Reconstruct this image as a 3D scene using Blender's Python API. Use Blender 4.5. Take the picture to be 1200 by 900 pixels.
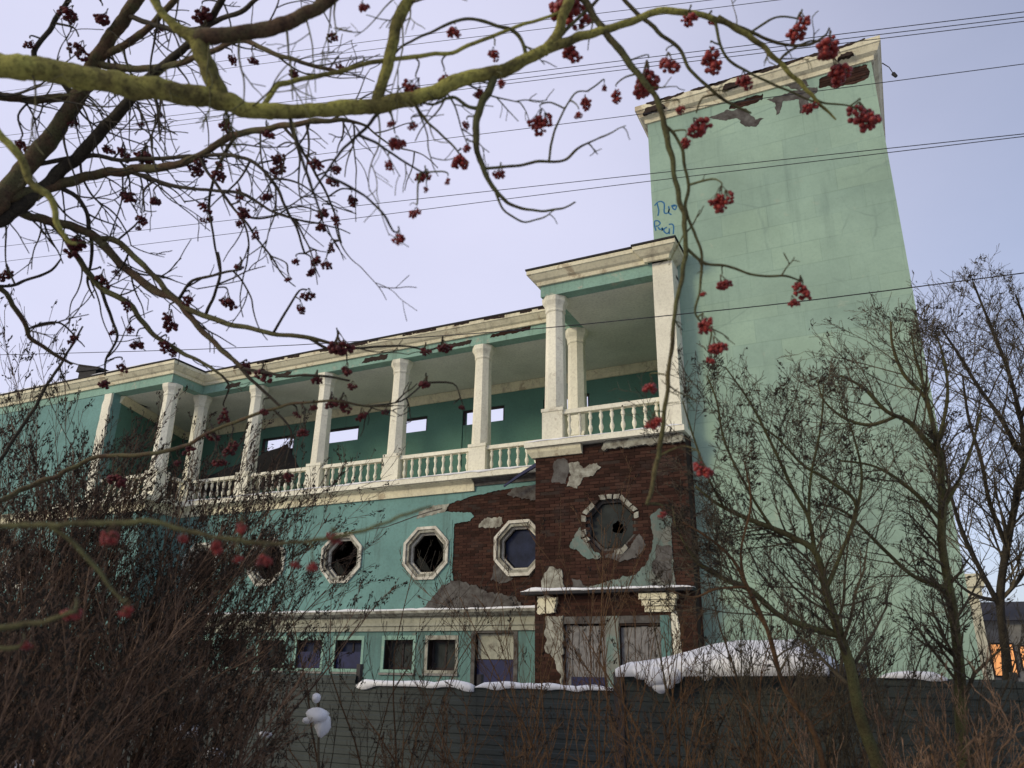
import bpy, bmesh, math, random
from mathutils import Vector, Matrix, noise
from mathutils.geometry import tessellate_polygon

scn = bpy.context.scene
COL = scn.collection
for o in list(bpy.data.objects):
    bpy.data.objects.remove(o)

# ------------------------------------------------------------------ camera
# X runs along the facade, Y away from the street, Z up; eye at 1.7 m
EYE = Vector((0, 0, 1.7))
MR = ((0.90106658, -0.1374477, -0.41132365),
      (0.43341474, 0.3186184, 0.84299109),
      (0.01518809, -0.93786483, 0.34666826))
FPX = 913.0
cam_d = bpy.data.cameras.new('camera')
cam = bpy.data.objects.new('camera', cam_d)
COL.objects.link(cam)
cm = Matrix.Identity(4)
for r in range(3):
    cm[r][0] = MR[r][0]; cm[r][1] = -MR[r][1]; cm[r][2] = -MR[r][2]; cm[r][3] = EYE[r]
cam.matrix_world = cm
cam_d.sensor_width = 36.0
cam_d.lens = FPX / 1200 * 36.0
cam_d.clip_start = 0.05
cam_d.clip_end = 2000
cam_d.dof.use_dof = True
cam_d.dof.focus_distance = 22.0
cam_d.dof.aperture_fstop = 2.7
scn.camera = cam

# ------------------------------------------------------------------ world
SUN_DIR = Vector((-0.72, -1.0, 0.48)).normalized()      # towards the light
SUN_EL = math.asin(SUN_DIR.z)
SUN_AZ = math.atan2(SUN_DIR.x, SUN_DIR.y)
world = bpy.data.worlds.new('World')
scn.world = world
world.use_nodes = True
wn = world.node_tree
wn.nodes.clear()
sky = wn.nodes.new('ShaderNodeTexSky')
sky.sky_type = 'NISHITA'
sky.sun_disc = False
sky.sun_elevation = SUN_EL
sky.sun_rotation = SUN_AZ
sky.air_density = 1.0
sky.dust_density = 2.0
sky.ozone_density = 2.5
veil = wn.nodes.new('ShaderNodeMixRGB')                 # thin even winter cloud over the clear sky
veil.blend_type = 'MIX'
veil.inputs[2].default_value = (7.2, 7.1, 8.9, 1)
bg = wn.nodes.new('ShaderNodeBackground')
bg.inputs[1].default_value = 0.13
wo = wn.nodes.new('ShaderNodeOutputWorld')
tc = wn.nodes.new('ShaderNodeTexCoord')
sep = wn.nodes.new('ShaderNodeSeparateXYZ'); wn.links.new(tc.outputs['Generated'], sep.inputs[0])
mr = wn.nodes.new('ShaderNodeMapRange'); mr.interpolation_type = 'SMOOTHSTEP'
for k_, v_ in zip((1, 2, 3, 4), (-0.45, 0.40, 0.73, 0.28)): mr.inputs[k_].default_value = v_
wn.links.new(sep.outputs[0], mr.inputs[0])
cn = wn.nodes.new('ShaderNodeTexNoise'); cn.inputs['Scale'].default_value = 1.6; cn.inputs['Detail'].default_value = 6; cn.inputs['Roughness'].default_value = 0.55
cmap = wn.nodes.new('ShaderNodeMapping'); cmap.inputs['Scale'].default_value = (1, 1, 2.2)
wn.links.new(tc.outputs['Generated'], cmap.inputs[0]); wn.links.new(cmap.outputs[0], cn.inputs['Vector'])
cm1 = wn.nodes.new('ShaderNodeMath'); cm1.operation = 'MULTIPLY_ADD'; cm1.inputs[1].default_value = 0.22; cm1.inputs[2].default_value = -0.11
wn.links.new(cn.outputs['Fac'], cm1.inputs[0])
cm2 = wn.nodes.new('ShaderNodeMath'); cm2.operation = 'ADD'; cm2.use_clamp = True
wn.links.new(mr.outputs[0], cm2.inputs[0]); wn.links.new(cm1.outputs[0], cm2.inputs[1]); wn.links.new(cm2.outputs[0], veil.inputs[0])
wn.links.new(sky.outputs[0], veil.inputs[1])
wn.links.new(veil.outputs[0], bg.inputs[0])
wn.links.new(bg.outputs[0], wo.inputs[0])

sun_d = bpy.data.lights.new('sun', 'SUN')
sun_d.energy = 1.5
sun_d.angle = math.radians(14)
sun_d.color = (1.0, 0.87, 0.56)
sun = bpy.data.objects.new('sun', sun_d)
COL.objects.link(sun)
sun.location = (0, -20, 30)
sun.rotation_euler = SUN_DIR.to_track_quat('Z', 'Y').to_euler()

vs = scn.view_settings
vs.view_transform = 'Standard'
vs.look = 'None'
vs.exposure = 0.0
vs.gamma = 1.0
vs.use_curve_mapping = False

# ------------------------------------------------------------------ helpers
def ray(px, py):
    a, b = px - 600.0, py - 450.0
    return Vector([MR[r][0] * a / FPX + MR[r][1] * b / FPX + MR[r][2] for r in range(3)])
def at(px, py, depth):                 # a point at a chosen distance from the eye
    return EYE + ray(px, py) * depth
def aty(px, py, y):                    # a point on the plane Y = y
    r = ray(px, py)
    return EYE + r * (y / r.y)

WL = {}                                # world location of every object made here
class MB:
    def __init__(s): s.v = []; s.f = []; s.m = []
    def box(s, x0, x1, y0, y1, z0, z1, mi=0):
        b = len(s.v)
        s.v += [(x0,y0,z0),(x1,y0,z0),(x1,y1,z0),(x0,y1,z0),(x0,y0,z1),(x1,y0,z1),(x1,y1,z1),(x0,y1,z1)]
        q = [(0,3,2,1),(4,5,6,7),(0,1,5,4),(1,2,6,5),(2,3,7,6),(3,0,4,7)]
        s.f += [tuple(b+i for i in f) for f in q]; s.m += [mi]*6
        return s
    def tube(s, pts, rad, n=6, mi=0, cap=True):
        k = len(pts)
        b = len(s.v)
        t0 = (pts[1]-pts[0])
        if t0.length < 1e-9: return s
        t0 = t0.normalized()
        u = t0.orthogonal().normalized()
        for i in range(k):
            a = pts[max(i-1,0)]; c = pts[min(i+1,k-1)]
            t = c-a
            if t.length < 1e-9: t = t0
            t = t.normalized()
            u = u - t*u.dot(t)
            if u.length < 1e-6: u = t.orthogonal()
            u = u.normalized()
            w = t.cross(u)
            r = rad[i]
            for j in range(n):
                an = 2*math.pi*j/n
                p = pts[i] + (u*math.cos(an) + w*math.sin(an))*r
                s.v.append((p.x,p.y,p.z))
            t0 = t
        for i in range(k-1):
            for j in range(n):
                j2 = (j+1) % n
                s.f.append((b+i*n+j, b+i*n+j2, b+(i+1)*n+j2, b+(i+1)*n+j)); s.m.append(mi)
        if cap:
            s.f.append(tuple(b+j for j in range(n-1,-1,-1))); s.m.append(mi)
            s.f.append(tuple(b+(k-1)*n+j for j in range(n))); s.m.append(mi)
        return s
    def lathe(s, prof, cx=0, cy=0, n=10, rot=0.0, mi=0):
        b = len(s.v)
        for r, z in prof:
            for j in range(n):
                a = rot + 2*math.pi*j/n
                s.v.append((cx+r*math.cos(a), cy+r*math.sin(a), z))
        k = len(prof)
        for i in range(k-1):
            for j in range(n):
                j2 = (j+1) % n
                s.f.append((b+i*n+j, b+i*n+j2, b+(i+1)*n+j2, b+(i+1)*n+j)); s.m.append(mi)
        s.f.append(tuple(b+j for j in range(n-1,-1,-1))); s.m.append(mi)
        s.f.append(tuple(b+(k-1)*n+j for j in range(n))); s.m.append(mi)
        return s
    def slab(s, outer, holes, fn, w0, w1, mi=0):
        """extruded polygon with holes; fn(u, v, w) -> xyz"""
        loops = [outer] + list(holes)
        tri = tessellate_polygon([[Vector((p[0], p[1], 0)) for p in l] for l in loops])
        flat = [p for l in loops for p in l]
        b = len(s.v); n = len(flat)
        s.v += [tuple(fn(p[0], p[1], w0)) for p in flat]
        s.v += [tuple(fn(p[0], p[1], w1)) for p in flat]
        for t in tri:
            s.f.append((b+t[0], b+t[1], b+t[2])); s.f.append((b+n+t[2], b+n+t[1], b+n+t[0])); s.m += [mi, mi]
        o = 0
        for l in loops:
            k = len(l)
            for i in range(k):
                j = (i+1) % k
                s.f.append((b+o+i, b+o+j, b+n+o+j, b+n+o+i)); s.m.append(mi)
            o += k
        return s
    def sweep(s, path, prof, mi=0):
        """profile (out, z) swept along an XY path, out = to the right of travel"""
        k = len(path); P = [Vector((p[0], p[1])) for p in path]
        rings = []
        for i in range(k):
            d1 = (P[i]-P[i-1]).normalized() if i else (P[1]-P[0]).normalized()
            d2 = (P[i+1]-P[i]).normalized() if i < k-1 else d1
            n1 = Vector((d1.y, -d1.x)); n2 = Vector((d2.y, -d2.x))
            m = n1+n2
            m = m / max(m.dot(n1), 0.05) if m.length > 1e-6 else n1
            b = len(s.v)
            for o, z in prof:
                s.v.append((P[i].x+m.x*o, P[i].y+m.y*o, z))
            rings.append(b)
        q = len(prof)
        for i in range(k-1):
            for j in range(q):
                j2 = (j+1) % q
                s.f.append((rings[i]+j, rings[i+1]+j, rings[i+1]+j2, rings[i]+j2)); s.m.append(mi)
        s.f.append(tuple(rings[0]+j for j in range(q))); s.m.append(mi)
        s.f.append(tuple(rings[-1]+j for j in range(q-1,-1,-1))); s.m.append(mi)
        return s
    def mesh(s, name, mats, smooth=False):
        me = bpy.data.meshes.new(name)
        me.from_pydata(s.v, [], s.f)
        if not isinstance(mats, (list, tuple)): mats = [mats]
        for m in mats: me.materials.append(m)
        if len(mats) > 1: me.polygons.foreach_set('material_index', s.m)
        if smooth: me.polygons.foreach_set('use_smooth', [True]*len(me.polygons))
        me.update()
        return me
    def build(s, name, mats, parent=None, smooth=False, fix=True):
        me = s.mesh(name, mats, smooth)
        if fix:
            bm = bmesh.new(); bm.from_mesh(me)
            bmesh.ops.recalc_face_normals(bm, faces=bm.faces)
            bm.to_mesh(me); bm.free()
        return link(name, me, parent)

def link(name, me, parent=None, loc=(0,0,0), rot=(0,0,0), scale=(1,1,1)):
    o = bpy.data.objects.new(name, me)
    COL.objects.link(o)
    o.location = loc; o.rotation_euler = rot; o.scale = scale
    WL[o.name] = Vector(loc)
    if parent is not None:
        o.parent = parent
        o.matrix_parent_inverse = Matrix.Translation(-WL[parent.name])
    return o
def empty(name, loc):
    return link(name, None, None, loc)
def tag(o, label=None, cat=None, group=None, kind=None):
    if label: o['label'] = label
    if cat: o['category'] = cat
    if group: o['group'] = group
    if kind: o['kind'] = kind
    return o
def N(p, s=1.0, seed=0.0):
    return noise.noise(Vector((p[0]*s+seed, p[1]*s-seed*0.7, p[2]*s+seed*1.3)))

# ------------------------------------------------------------------ materials
def new_mat(name):
    m = bpy.data.materials.new(name); m.use_nodes = True
    nt = m.node_tree; nt.nodes.clear()
    out = nt.nodes.new('ShaderNodeOutputMaterial'); bs = nt.nodes.new('ShaderNodeBsdfPrincipled')
    nt.links.new(bs.outputs[0], out.inputs[0])
    return m, nt, bs
def coords(nt, scale=(1,1,1)):
    g = nt.nodes.new('ShaderNodeNewGeometry'); mp = nt.nodes.new('ShaderNodeMapping')
    mp.inputs['Scale'].default_value = scale
    nt.links.new(g.outputs['Position'], mp.inputs[0])
    return mp.outputs[0]
def noise_n(nt, vec, scale, detail=5, rough=0.6, dist=0.0):
    n = nt.nodes.new('ShaderNodeTexNoise')
    n.inputs['Scale'].default_value = scale; n.inputs['Detail'].default_value = detail
    n.inputs['Roughness'].default_value = rough; n.inputs['Distortion'].default_value = dist
    nt.links.new(vec, n.inputs['Vector'])
    return n.outputs['Fac']
def noise_c(nt, vec, scale):
    n = nt.nodes.new('ShaderNodeTexNoise'); n.inputs['Scale'].default_value = scale; n.inputs['Detail'].default_value = 4
    nt.links.new(vec, n.inputs['Vector'])
    return n.outputs['Color']
def ramp(nt, fac, stops):
    r = nt.nodes.new('ShaderNodeValToRGB')
    el = r.color_ramp.elements
    while len(el) < len(stops): el.new(0.5)
    for e, (p, c) in zip(el, stops):
        e.position = p
        e.color = (c, c, c, 1) if not isinstance(c, (tuple, list)) else (*c, 1)
    nt.links.new(fac, r.inputs[0])
    return r.outputs[0]
def mix(nt, fac, a, b, mode='MIX'):
    m = nt.nodes.new('ShaderNodeMixRGB'); m.blend_type = mode
    for i, x in enumerate((fac, a, b)):
        if isinstance(x, (int, float)): m.inputs[i].default_value = x
        elif isinstance(x, (tuple, list)): m.inputs[i].default_value = (*x, 1)
        else: nt.links.new(x, m.inputs[i])
    return m.outputs[0]
def bump(nt, bs, h, strength=0.3, dist=0.02):
    b = nt.nodes.new('ShaderNodeBump')
    b.inputs['Strength'].default_value = strength; b.inputs['Distance'].default_value = dist
    nt.links.new(h, b.inputs['Height']); nt.links.new(b.outputs[0], bs.inputs['Normal'])
def plain(name, col, rough=0.8, var=0.25, scale=3.0, bumps=0.2, col2=None, metal=0.0, spec=0.3):
    m, nt, bs = new_mat(name)
    v = coords(nt)
    n = noise_n(nt, v, scale, 6, 0.65)
    c2 = col2 or tuple(c*(1-var) for c in col)
    c = ramp(nt, n, [(0.35, c2), (0.65, col)])
    nt.links.new(c, bs.inputs['Base Color'])
    bs.inputs['Roughness'].default_value = rough
    bs.inputs['Metallic'].default_value = metal
    bs.inputs['Specular IOR Level'].default_value = spec
    if bumps: bump(nt, bs, noise_n(nt, v, scale*6, 4, 0.6), bumps, 0.01)
    return m
def plaster(name, col, pale, dirt=(0.07,0.075,0.065), peel=0.62, streak=0.55, joints=False):
    m, nt, bs = new_mat(name)
    v = coords(nt)
    big = noise_n(nt, v, 0.55, 5, 0.6)
    c = mix(nt, ramp(nt, big, [(0.3, 0.0), (0.75, 1.0)]), tuple(x*0.82 for x in col), tuple(min(1,x*1.13) for x in col))
    pt = noise_n(nt, v, 1.7, 9, 0.72, 0.4)
    c = mix(nt, ramp(nt, pt, [(peel, 0.0), (peel+0.05, 0.75)]), c, pale)
    sv = coords(nt, (2.6, 2.6, 0.22))
    st = noise_n(nt, sv, 1.3, 6, 0.65)
    c = mix(nt, ramp(nt, st, [(streak, 0.0), (streak+0.22, 0.55)]), c, dirt)
    fine = noise_n(nt, v, 14, 6, 0.75)
    c = mix(nt, ramp(nt, fine, [(0.3, 0.28), (0.55, 0.0)]), c, dirt)
    if joints:
        sp = nt.nodes.new('ShaderNodeSeparateXYZ'); g = nt.nodes.new('ShaderNodeNewGeometry')
        nt.links.new(g.outputs['Position'], sp.inputs[0])
        fr = nt.nodes.new('ShaderNodeMath'); fr.operation = 'PINGPONG'; fr.inputs[1].default_value = 0.31
        nt.links.new(sp.outputs['Z'], fr.inputs[0])
        ln = ramp(nt, fr.outputs[0], [(0.0, 0.14), (0.035, 0.0)])
        brk = ramp(nt, noise_n(nt, v, 0.9, 4), [(0.42, 0.0), (0.6, 1.0)])
        c = mix(nt, mix(nt, 1.0, ln, brk, 'MULTIPLY'), c, tuple(x*0.45 for x in col))
    if joints:                                       # faint blocks and repaired patches under the paint
        cb = nt.nodes.new('ShaderNodeCombineXYZ'); nt.links.new(sp.outputs['X'], cb.inputs[0]); nt.links.new(sp.outputs['Z'], cb.inputs[1])
        bk = nt.nodes.new('ShaderNodeTexBrick'); nt.links.new(cb.outputs[0], bk.inputs['Vector'])
        bk.inputs['Scale'].default_value = 1.0; bk.inputs['Brick Width'].default_value = 1.15; bk.inputs['Row Height'].default_value = 0.62
        bk.inputs['Mortar Size'].default_value = 0.012; bk.inputs['Mortar Smooth'].default_value = 0.6
        bk.inputs['Color1'].default_value = (0.86, 0.88, 0.90, 1); bk.inputs['Color2'].default_value = (1.0, 1.0, 0.96, 1); bk.inputs['Mortar'].default_value = (0.78, 0.80, 0.80, 1)
        c = mix(nt, ramp(nt, noise_n(nt, v, 0.45, 4), [(0.35, 0.35), (0.65, 1.0)]), c, mix(nt, 1.0, c, bk.outputs['Color'], 'MULTIPLY'))
        ck = nt.nodes.new('ShaderNodeTexVoronoi'); ck.feature = 'DISTANCE_TO_EDGE'; ck.inputs['Scale'].default_value = 0.42
        wv_ = mix(nt, 0.12, v, noise_c(nt, v, 2.2)); nt.links.new(wv_, ck.inputs['Vector'])
        c = mix(nt, mix(nt, 1.0, ramp(nt, ck.outputs['Distance'], [(0.0, 0.6), (0.012, 0.0)]), ramp(nt, noise_n(nt, v, 0.6, 3), [(0.5, 0.0), (0.6, 1.0)]), 'MULTIPLY'), c, dirt)
    nt.links.new(c, bs.inputs['Base Color'])
    bs.inputs['Roughness'].default_value = 0.9
    bs.inputs['Specular IOR Level'].default_value = 0.15
    bump(nt, bs, mix(nt, 0.5, pt, fine), 0.5, 0.025)
    return m

M = {}
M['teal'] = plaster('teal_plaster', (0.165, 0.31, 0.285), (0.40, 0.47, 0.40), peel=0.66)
M['teal_low'] = plaster('dimmed_teal_plaster', (0.125, 0.235, 0.215), (0.22, 0.24, 0.20), peel=0.58, streak=0.46)  # teal darkened and streaked more for the dim light on the ground floor
M['mint'] = plaster('lit_mint_plaster', (0.325, 0.45, 0.355), (0.37, 0.45, 0.35), dirt=(0.20,0.28,0.235), peel=0.62, streak=0.53, joints=True)  # the wall teal lightened for the stronger street light on the tower
M['deepteal'] = plaster('shaded_teal_plaster', (0.11, 0.235, 0.195), (0.15, 0.26, 0.22), peel=0.70, streak=0.6)  # the wall teal darkened for the weaker light at the balcony's back
M['frieze'] = plaster('frieze_teal', (0.26, 0.42, 0.34), (0.45, 0.43, 0.34), peel=0.60)
M['band'] = plaster('dimmed_cream_plaster', (0.37, 0.37, 0.29), (0.18, 0.165, 0.13), peel=0.55, streak=0.5)  # peeling cream, dulled for the dimmer light low on the facade
M['worn'] = plaster('worn_teal', (0.17, 0.235, 0.205), (0.22, 0.21, 0.175), peel=0.48, streak=0.45)
M['cream'] = plaster('cream_plaster', (0.76, 0.71, 0.51), (0.40, 0.32, 0.21), dirt=(0.13,0.10,0.07), peel=0.57, streak=0.54)
M['column'] = plaster('column_whitewash', (0.86, 0.83, 0.67), (0.50, 0.45, 0.34), dirt=(0.20,0.16,0.11), peel=0.61, streak=0.58)
M['soffit'] = plaster('soffit_grey', (0.74, 0.74, 0.64), (0.20, 0.21, 0.17), peel=0.65, streak=0.9)
M['render_grey'] = plain('grey_render', (0.125, 0.12, 0.11), 0.95, 0.5, 4, 0.9, col2=(0.045, 0.036, 0.032))
M['render_pale'] = plain('pale_render', (0.40, 0.40, 0.33), 0.95, 0.45, 5, 0.9, col2=(0.13, 0.115, 0.09))
M['mortar'] = plain('mortar', (0.042, 0.027, 0.021), 0.95, 0.4, 5, 0.4)
M['roof'] = plain('roof_felt', (0.03, 0.028, 0.03), 0.8, 0.4, 3, 0.3)
M['dark_wood'] = plain('dark_board', (0.045, 0.035, 0.035), 0.85, 0.5, 5, 0.3)
M['grey_wood'] = plain('weathered_grey_wood', (0.23, 0.22, 0.21), 0.85, 0.45, 8, 0.5)
M['blue'] = plain('blue_board', (0.012, 0.017, 0.075), 0.6, 0.4, 4, 0.2)
M['whiteframe'] = plain('white_frame_paint', (0.70, 0.68, 0.58), 0.8, 0.5, 5, 0.3, col2=(0.44, 0.41, 0.34))
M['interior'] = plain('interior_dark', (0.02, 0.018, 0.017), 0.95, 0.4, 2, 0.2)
M['concrete'] = plain('concrete', (0.25, 0.24, 0.22), 0.9, 0.35, 4, 0.4)
M['fence'] = plain('fence_sheet', (0.040, 0.051, 0.048), 0.6, 0.45, 1.6, 0.25)
M['post'] = plain('fence_post', (0.05, 0.045, 0.045), 0.7, 0.4, 5, 0.2)
M['wire'] = plain('cable_black', (0.02, 0.02, 0.025), 0.6, 0.2, 5, 0)
M['paint_blue'] = plain('spray_paint', (0.03, 0.16, 0.33), 0.7, 0.3, 12, 0)
M['stalk'] = plain('berry_stalk', (0.10, 0.075, 0.04), 0.8, 0.3, 30, 0)

def brick_mat():
    m, nt, bs = new_mat('brick_old')
    oi = nt.nodes.new('ShaderNodeNewGeometry')
    c = ramp(nt, oi.outputs['Random Per Island'], [(0.1, (0.028,0.015,0.011)), (0.5, (0.043,0.020,0.015)), (0.9, (0.062,0.031,0.022))])
    w = noise_n(nt, coords(nt), 0.9, 7, 0.7)
    c = mix(nt, ramp(nt, w, [(0.55, 0.0), (0.72, 0.6)]), c, (0.06, 0.05, 0.045))
    nt.links.new(c, bs.inputs['Base Color']); bs.inputs['Roughness'].default_value = 0.95
    bs.inputs['Specular IOR Level'].default_value = 0.1
    bump(nt, bs, noise_n(nt, coords(nt), 40, 4), 0.5, 0.01)
    return m
M['brick'] = brick_mat()

def snow_mat():
    m, nt, bs = new_mat('snow')
    v = coords(nt)
    n = noise_n(nt, v, 3.0, 6, 0.6)
    c = ramp(nt, n, [(0.3, (0.62, 0.63, 0.66)), (0.6, (0.80, 0.80, 0.80))])
    nt.links.new(c, bs.inputs['Base Color']); bs.inputs['Roughness'].default_value = 0.7
    bs.inputs['Subsurface Weight'].default_value = 0.0
    bump(nt, bs, noise_n(nt, v, 7, 4), 0.25, 0.03)
    return m
M['snow'] = snow_mat()

def ground_mat():
    m, nt, bs = new_mat('trampled_ground')
    v = coords(nt)
    n = noise_n(nt, v, 0.5, 8, 0.65)
    c = ramp(nt, n, [(0.36, (0.10, 0.085, 0.07)), (0.50, (0.36, 0.36, 0.37)), (0.62, (0.58, 0.58, 0.60))])
    nt.links.new(c, bs.inputs['Base Color']); bs.inputs['Roughness'].default_value = 0.9
    bump(nt, bs, noise_n(nt, v, 6, 6), 0.6, 0.06)
    return m
M['ground'] = ground_mat()

def bark(name, a, b, moss=None, scale=9):
    m, nt, bs = new_mat(name)
    v = coords(nt)
    n = noise_n(nt, v, scale, 7, 0.7, 0.5)
    c = ramp(nt, n, [(0.35, a), (0.62, b)])
    if moss:
        k = noise_n(nt, v, scale*0.45, 6, 0.7)
        c = mix(nt, ramp(nt, k, [(0.42, 0.0), (0.6, 0.85)]), c, moss)
    fk = noise_n(nt, v, scale*7, 4, 0.7)
    c = mix(nt, ramp(nt, fk, [(0.36, 0.6), (0.52, 0.0)]), c, tuple(x*0.5 for x in a))
    nt.links.new(c, bs.inputs['Base Color']); bs.inputs['Roughness'].default_value = 0.85
    bs.inputs['Specular IOR Level'].default_value = 0.2
    bump(nt, bs, noise_n(nt, coords(nt, (1,1,1)), scale*5, 5, 0.7), 0.6, 0.01)
    return m
M['bark_moss'] = bark('lamplit_mossy_bark', (0.06, 0.05, 0.02), (0.20, 0.175, 0.055), (0.42, 0.40, 0.10), 9)  # moss patches, with lamplight on the near limbs brightened into their colour
M['bark_brown'] = bark('brown_bark', (0.05, 0.030, 0.020), (0.13, 0.080, 0.045), (0.10, 0.10, 0.045), 12)
M['bark_dark'] = bark('dark_bark', (0.022, 0.018, 0.014), (0.06, 0.05, 0.033), None, 10)
M['bark_olive'] = bark('olive_bark', (0.045, 0.038, 0.018), (0.12, 0.10, 0.045), (0.12, 0.125, 0.05), 10)
M['twig_dark'] = bark('dark_twig', (0.04, 0.033, 0.022), (0.125, 0.10, 0.062), None, 8)
M['twig_red'] = bark('red_brown_twig', (0.065, 0.040, 0.028), (0.22, 0.14, 0.088), None, 3)
M['twig_tan'] = bark('tan_twig', (0.07, 0.038, 0.02), (0.15, 0.085, 0.04), None, 6)
M['berry'] = plain('rowan_berry', (0.32, 0.026, 0.014), 0.45, 0.4, 55, 0.1, col2=(0.10, 0.008, 0.008), spec=0.45)
M['berry_dark'] = plain('backlit_rowan_berry', (0.13, 0.014, 0.013), 0.6, 0.5, 30, 0.2, col2=(0.035, 0.007, 0.009), spec=0.3)  # berry red darkened so the far clusters look backlit
M['seed'] = plain('dry_seed_head', (0.045, 0.035, 0.024), 0.9, 0.4, 20, 0)

def glass_mat(name, col, rough=0.2):
    m, nt, bs = new_mat(name)
    v = coords(nt)
    c = ramp(nt, noise_n(nt, v, 3, 5), [(0.35, tuple(x*0.5 for x in col)), (0.65, col)])
    nt.links.new(c, bs.inputs['Base Color']); bs.inputs['Roughness'].default_value = rough
    bs.inputs['Specular IOR Level'].default_value = 0.08
    return m
M['pane_blue'] = glass_mat('dusty_blue_pane', (0.022, 0.030, 0.065), 0.5)
M['pane_grey'] = glass_mat('dusty_grey_pane', (0.035, 0.042, 0.042), 0.5)
M['pane_dark'] = glass_mat('dark_pane', (0.012, 0.014, 0.013), 0.6)

def emit_mat(name, col, st):
    m, nt, bs = new_mat(name)
    bs.inputs['Base Color'].default_value = (*col, 1)
    bs.inputs['Emission Color'].default_value = (*col, 1)
    bs.inputs['Emission Strength'].default_value = st
    return m
M['lit'] = emit_mat('lit_window', (1.0, 0.42, 0.14), 0.75)
M['lit_pink'] = emit_mat('lit_shop_window', (1.0, 0.55, 0.50), 0.8)

# ------------------------------------------------------------------ ground
def make_ground():
    mb = MB()
    xs = [-900, -400, -160, -90, -60] + [-50 + i*1.0 for i in range(76)] + [36, 60, 120, 400, 900]
    ys = [-500, -150, -40, -10] + [-6 + i*1.0 for i in range(52)] + [55, 80, 140, 400, 1200]
    for y in ys:
        for x in xs:
            z = 0.0
            if -50 < x < 26 and -6 < y < 46:
                z = 0.10*N((x, y, 0), 0.35, 3.1) + 0.05*N((x, y, 0), 1.1, 7.0) - 0.02
                if 8.5 < y < 10.3: z += 0.22*max(0, 1-abs(y-9.7)/1.0)
            mb.v.append((x, y, z))
    w = len(xs)
    for j in range(len(ys)-1):
        for i in range(w-1):
            mb.f.append((j*w+i, j*w+i+1, (j+1)*w+i+1, (j+1)*w+i)); mb.m.append(0)
    o = mb.build('ground', M['ground'], smooth=True, fix=False)
    tag(o, kind='structure')
make_ground()

# ------------------------------------------------------------------ building
rng = random.Random(5)
B = empty('derelict_building', (-14.0, 20.0, 0.0))
tag(B, 'derelict mint green building with columned balcony, octagonal windows and tall blank tower', 'building')

def fy(y0):                            # facade slab: u = X, v = Z, w = Y
    return lambda u, v, w: (u, y0 + w, v)
def fx(x0):
    return lambda u, v, w: (x0 + w, u, v)
def rect(x0, x1, z0, z1): return [(x0,z0),(x1,z0),(x1,z1),(x0,z1)]
def octa(cx, cz, a, fr=0.4142):
    k = a*fr
    return [(cx-k,cz-a),(cx+k,cz-a),(cx+a,cz-k),(cx+a,cz+k),(cx+k,cz+a),(cx-k,cz+a),(cx-a,cz+k),(cx-a,cz-k)]
def ragged(pts, step=0.12, amp=0.06, seed=0, closed=True):
    """break every edge into short uneven pieces: coarse bites and fine crumbling"""
    r = random.Random(seed); out = []
    n = len(pts); st = min(step, 0.045) if step < 0.18 else step; run = 0.0
    for i in range(n if closed else n-1):
        a = Vector(pts[i]); b = Vector(pts[(i+1) % n])
        d = (b-a); k = max(1, int(d.length/st))
        nn = Vector((-d.y, d.x)).normalized() if d.length > 0 else Vector((0,0))
        for j in range(k):
            p = a + d*(j/k); run += d.length/k
            off = 0.0
            if i+j and d.length > 0.05:
                off = amp*(1.3*noise.noise(Vector((run*5, seed*3.1, 0))) + 0.9*noise.noise(Vector((run*14, seed*1.7, 5)))) + r.uniform(-0.3, 0.3)*min(amp, st*0.7)
            out.append((p.x+nn.x*off, p.y+nn.y*off))
    if not closed: out.append(tuple(pts[-1]))
    return out

def snow_strip(mb, p0, p1, width, h, seed=0, step=0.12, side=None, hang=0.03):
    """uneven snow lying along a ledge from p0 to p1; width measured to both sides"""
    p0 = Vector(p0); p1 = Vector(p1); L = (p1-p0).length; d = (p1-p0).normalized()
    sd = Vector((-d.y, d.x, 0)).normalized() if abs(d.z) < 0.9 else Vector((1,0,0))
    k = max(3, int(L/step)); q = 7; b = len(mb.v)
    for i in range(k+1):
        c = p0 + (p1-p0)*(i/k)
        e = min(1.0, min(i, k-i)/2.0 + 0.15)
        hh = h*e*(0.65 + 0.7*abs(N(c, 2.1, seed)) + 0.5*N(c, 0.6, seed+4))
        ww = width*(0.9 + 0.22*N(c, 3.0, seed+9))
        for j in range(q):
            t = j/(q-1); a = math.pi*t
            pt = c + sd*(ww*math.cos(a)) + Vector((0,0,max(hh,0.012)*math.sin(a)**0.6 if 0 < t < 1 else -hang*max(0, N(c, 2.5, seed+2))))
            mb.v.append(tuple(pt))
    for i in range(k):
        for j in range(q-1):
            mb.f.append((b+i*q+j, b+i*q+j+1, b+(i+1)*q+j+1, b+(i+1)*q+j)); mb.m.append(0)
        mb.f.append((b+i*q+q-1, b+i*q, b+(i+1)*q, b+(i+1)*q+q-1)); mb.m.append(0)
    mb.f.append(tuple(b+j for j in range(q))); mb.m.append(0)
    mb.f.append(tuple(b+k*q+j for j in range(q-1,-1,-1))); mb.m.append(0)

def bricks(x0, x1, z0, z1, yf, seed, skip=lambda x, z: False):
    """courses of bricks standing 12 mm proud of the mortar face at Y = yf"""
    mb = MB(); r = random.Random(seed); z = z0; row = 0
    while z + 0.072 <= z1:
        x = x0 - (0.13 if row % 2 else 0)
        while x < x1:
            a = max(x, x0); c = min(x+0.25, x1)
            if c-a > 0.05 and not skip((a+c)/2, z+0.035) and r.random() > 0.012:
                pr = 0.012 + r.uniform(-0.006, 0.006) - (0.02 if r.random() < 0.03 else 0)
                if pr > 0: mb.box(a, c, yf-pr, yf+0.02, z, z+0.068)
            x += 0.262
        z += 0.079; row += 1
    return mb

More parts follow.
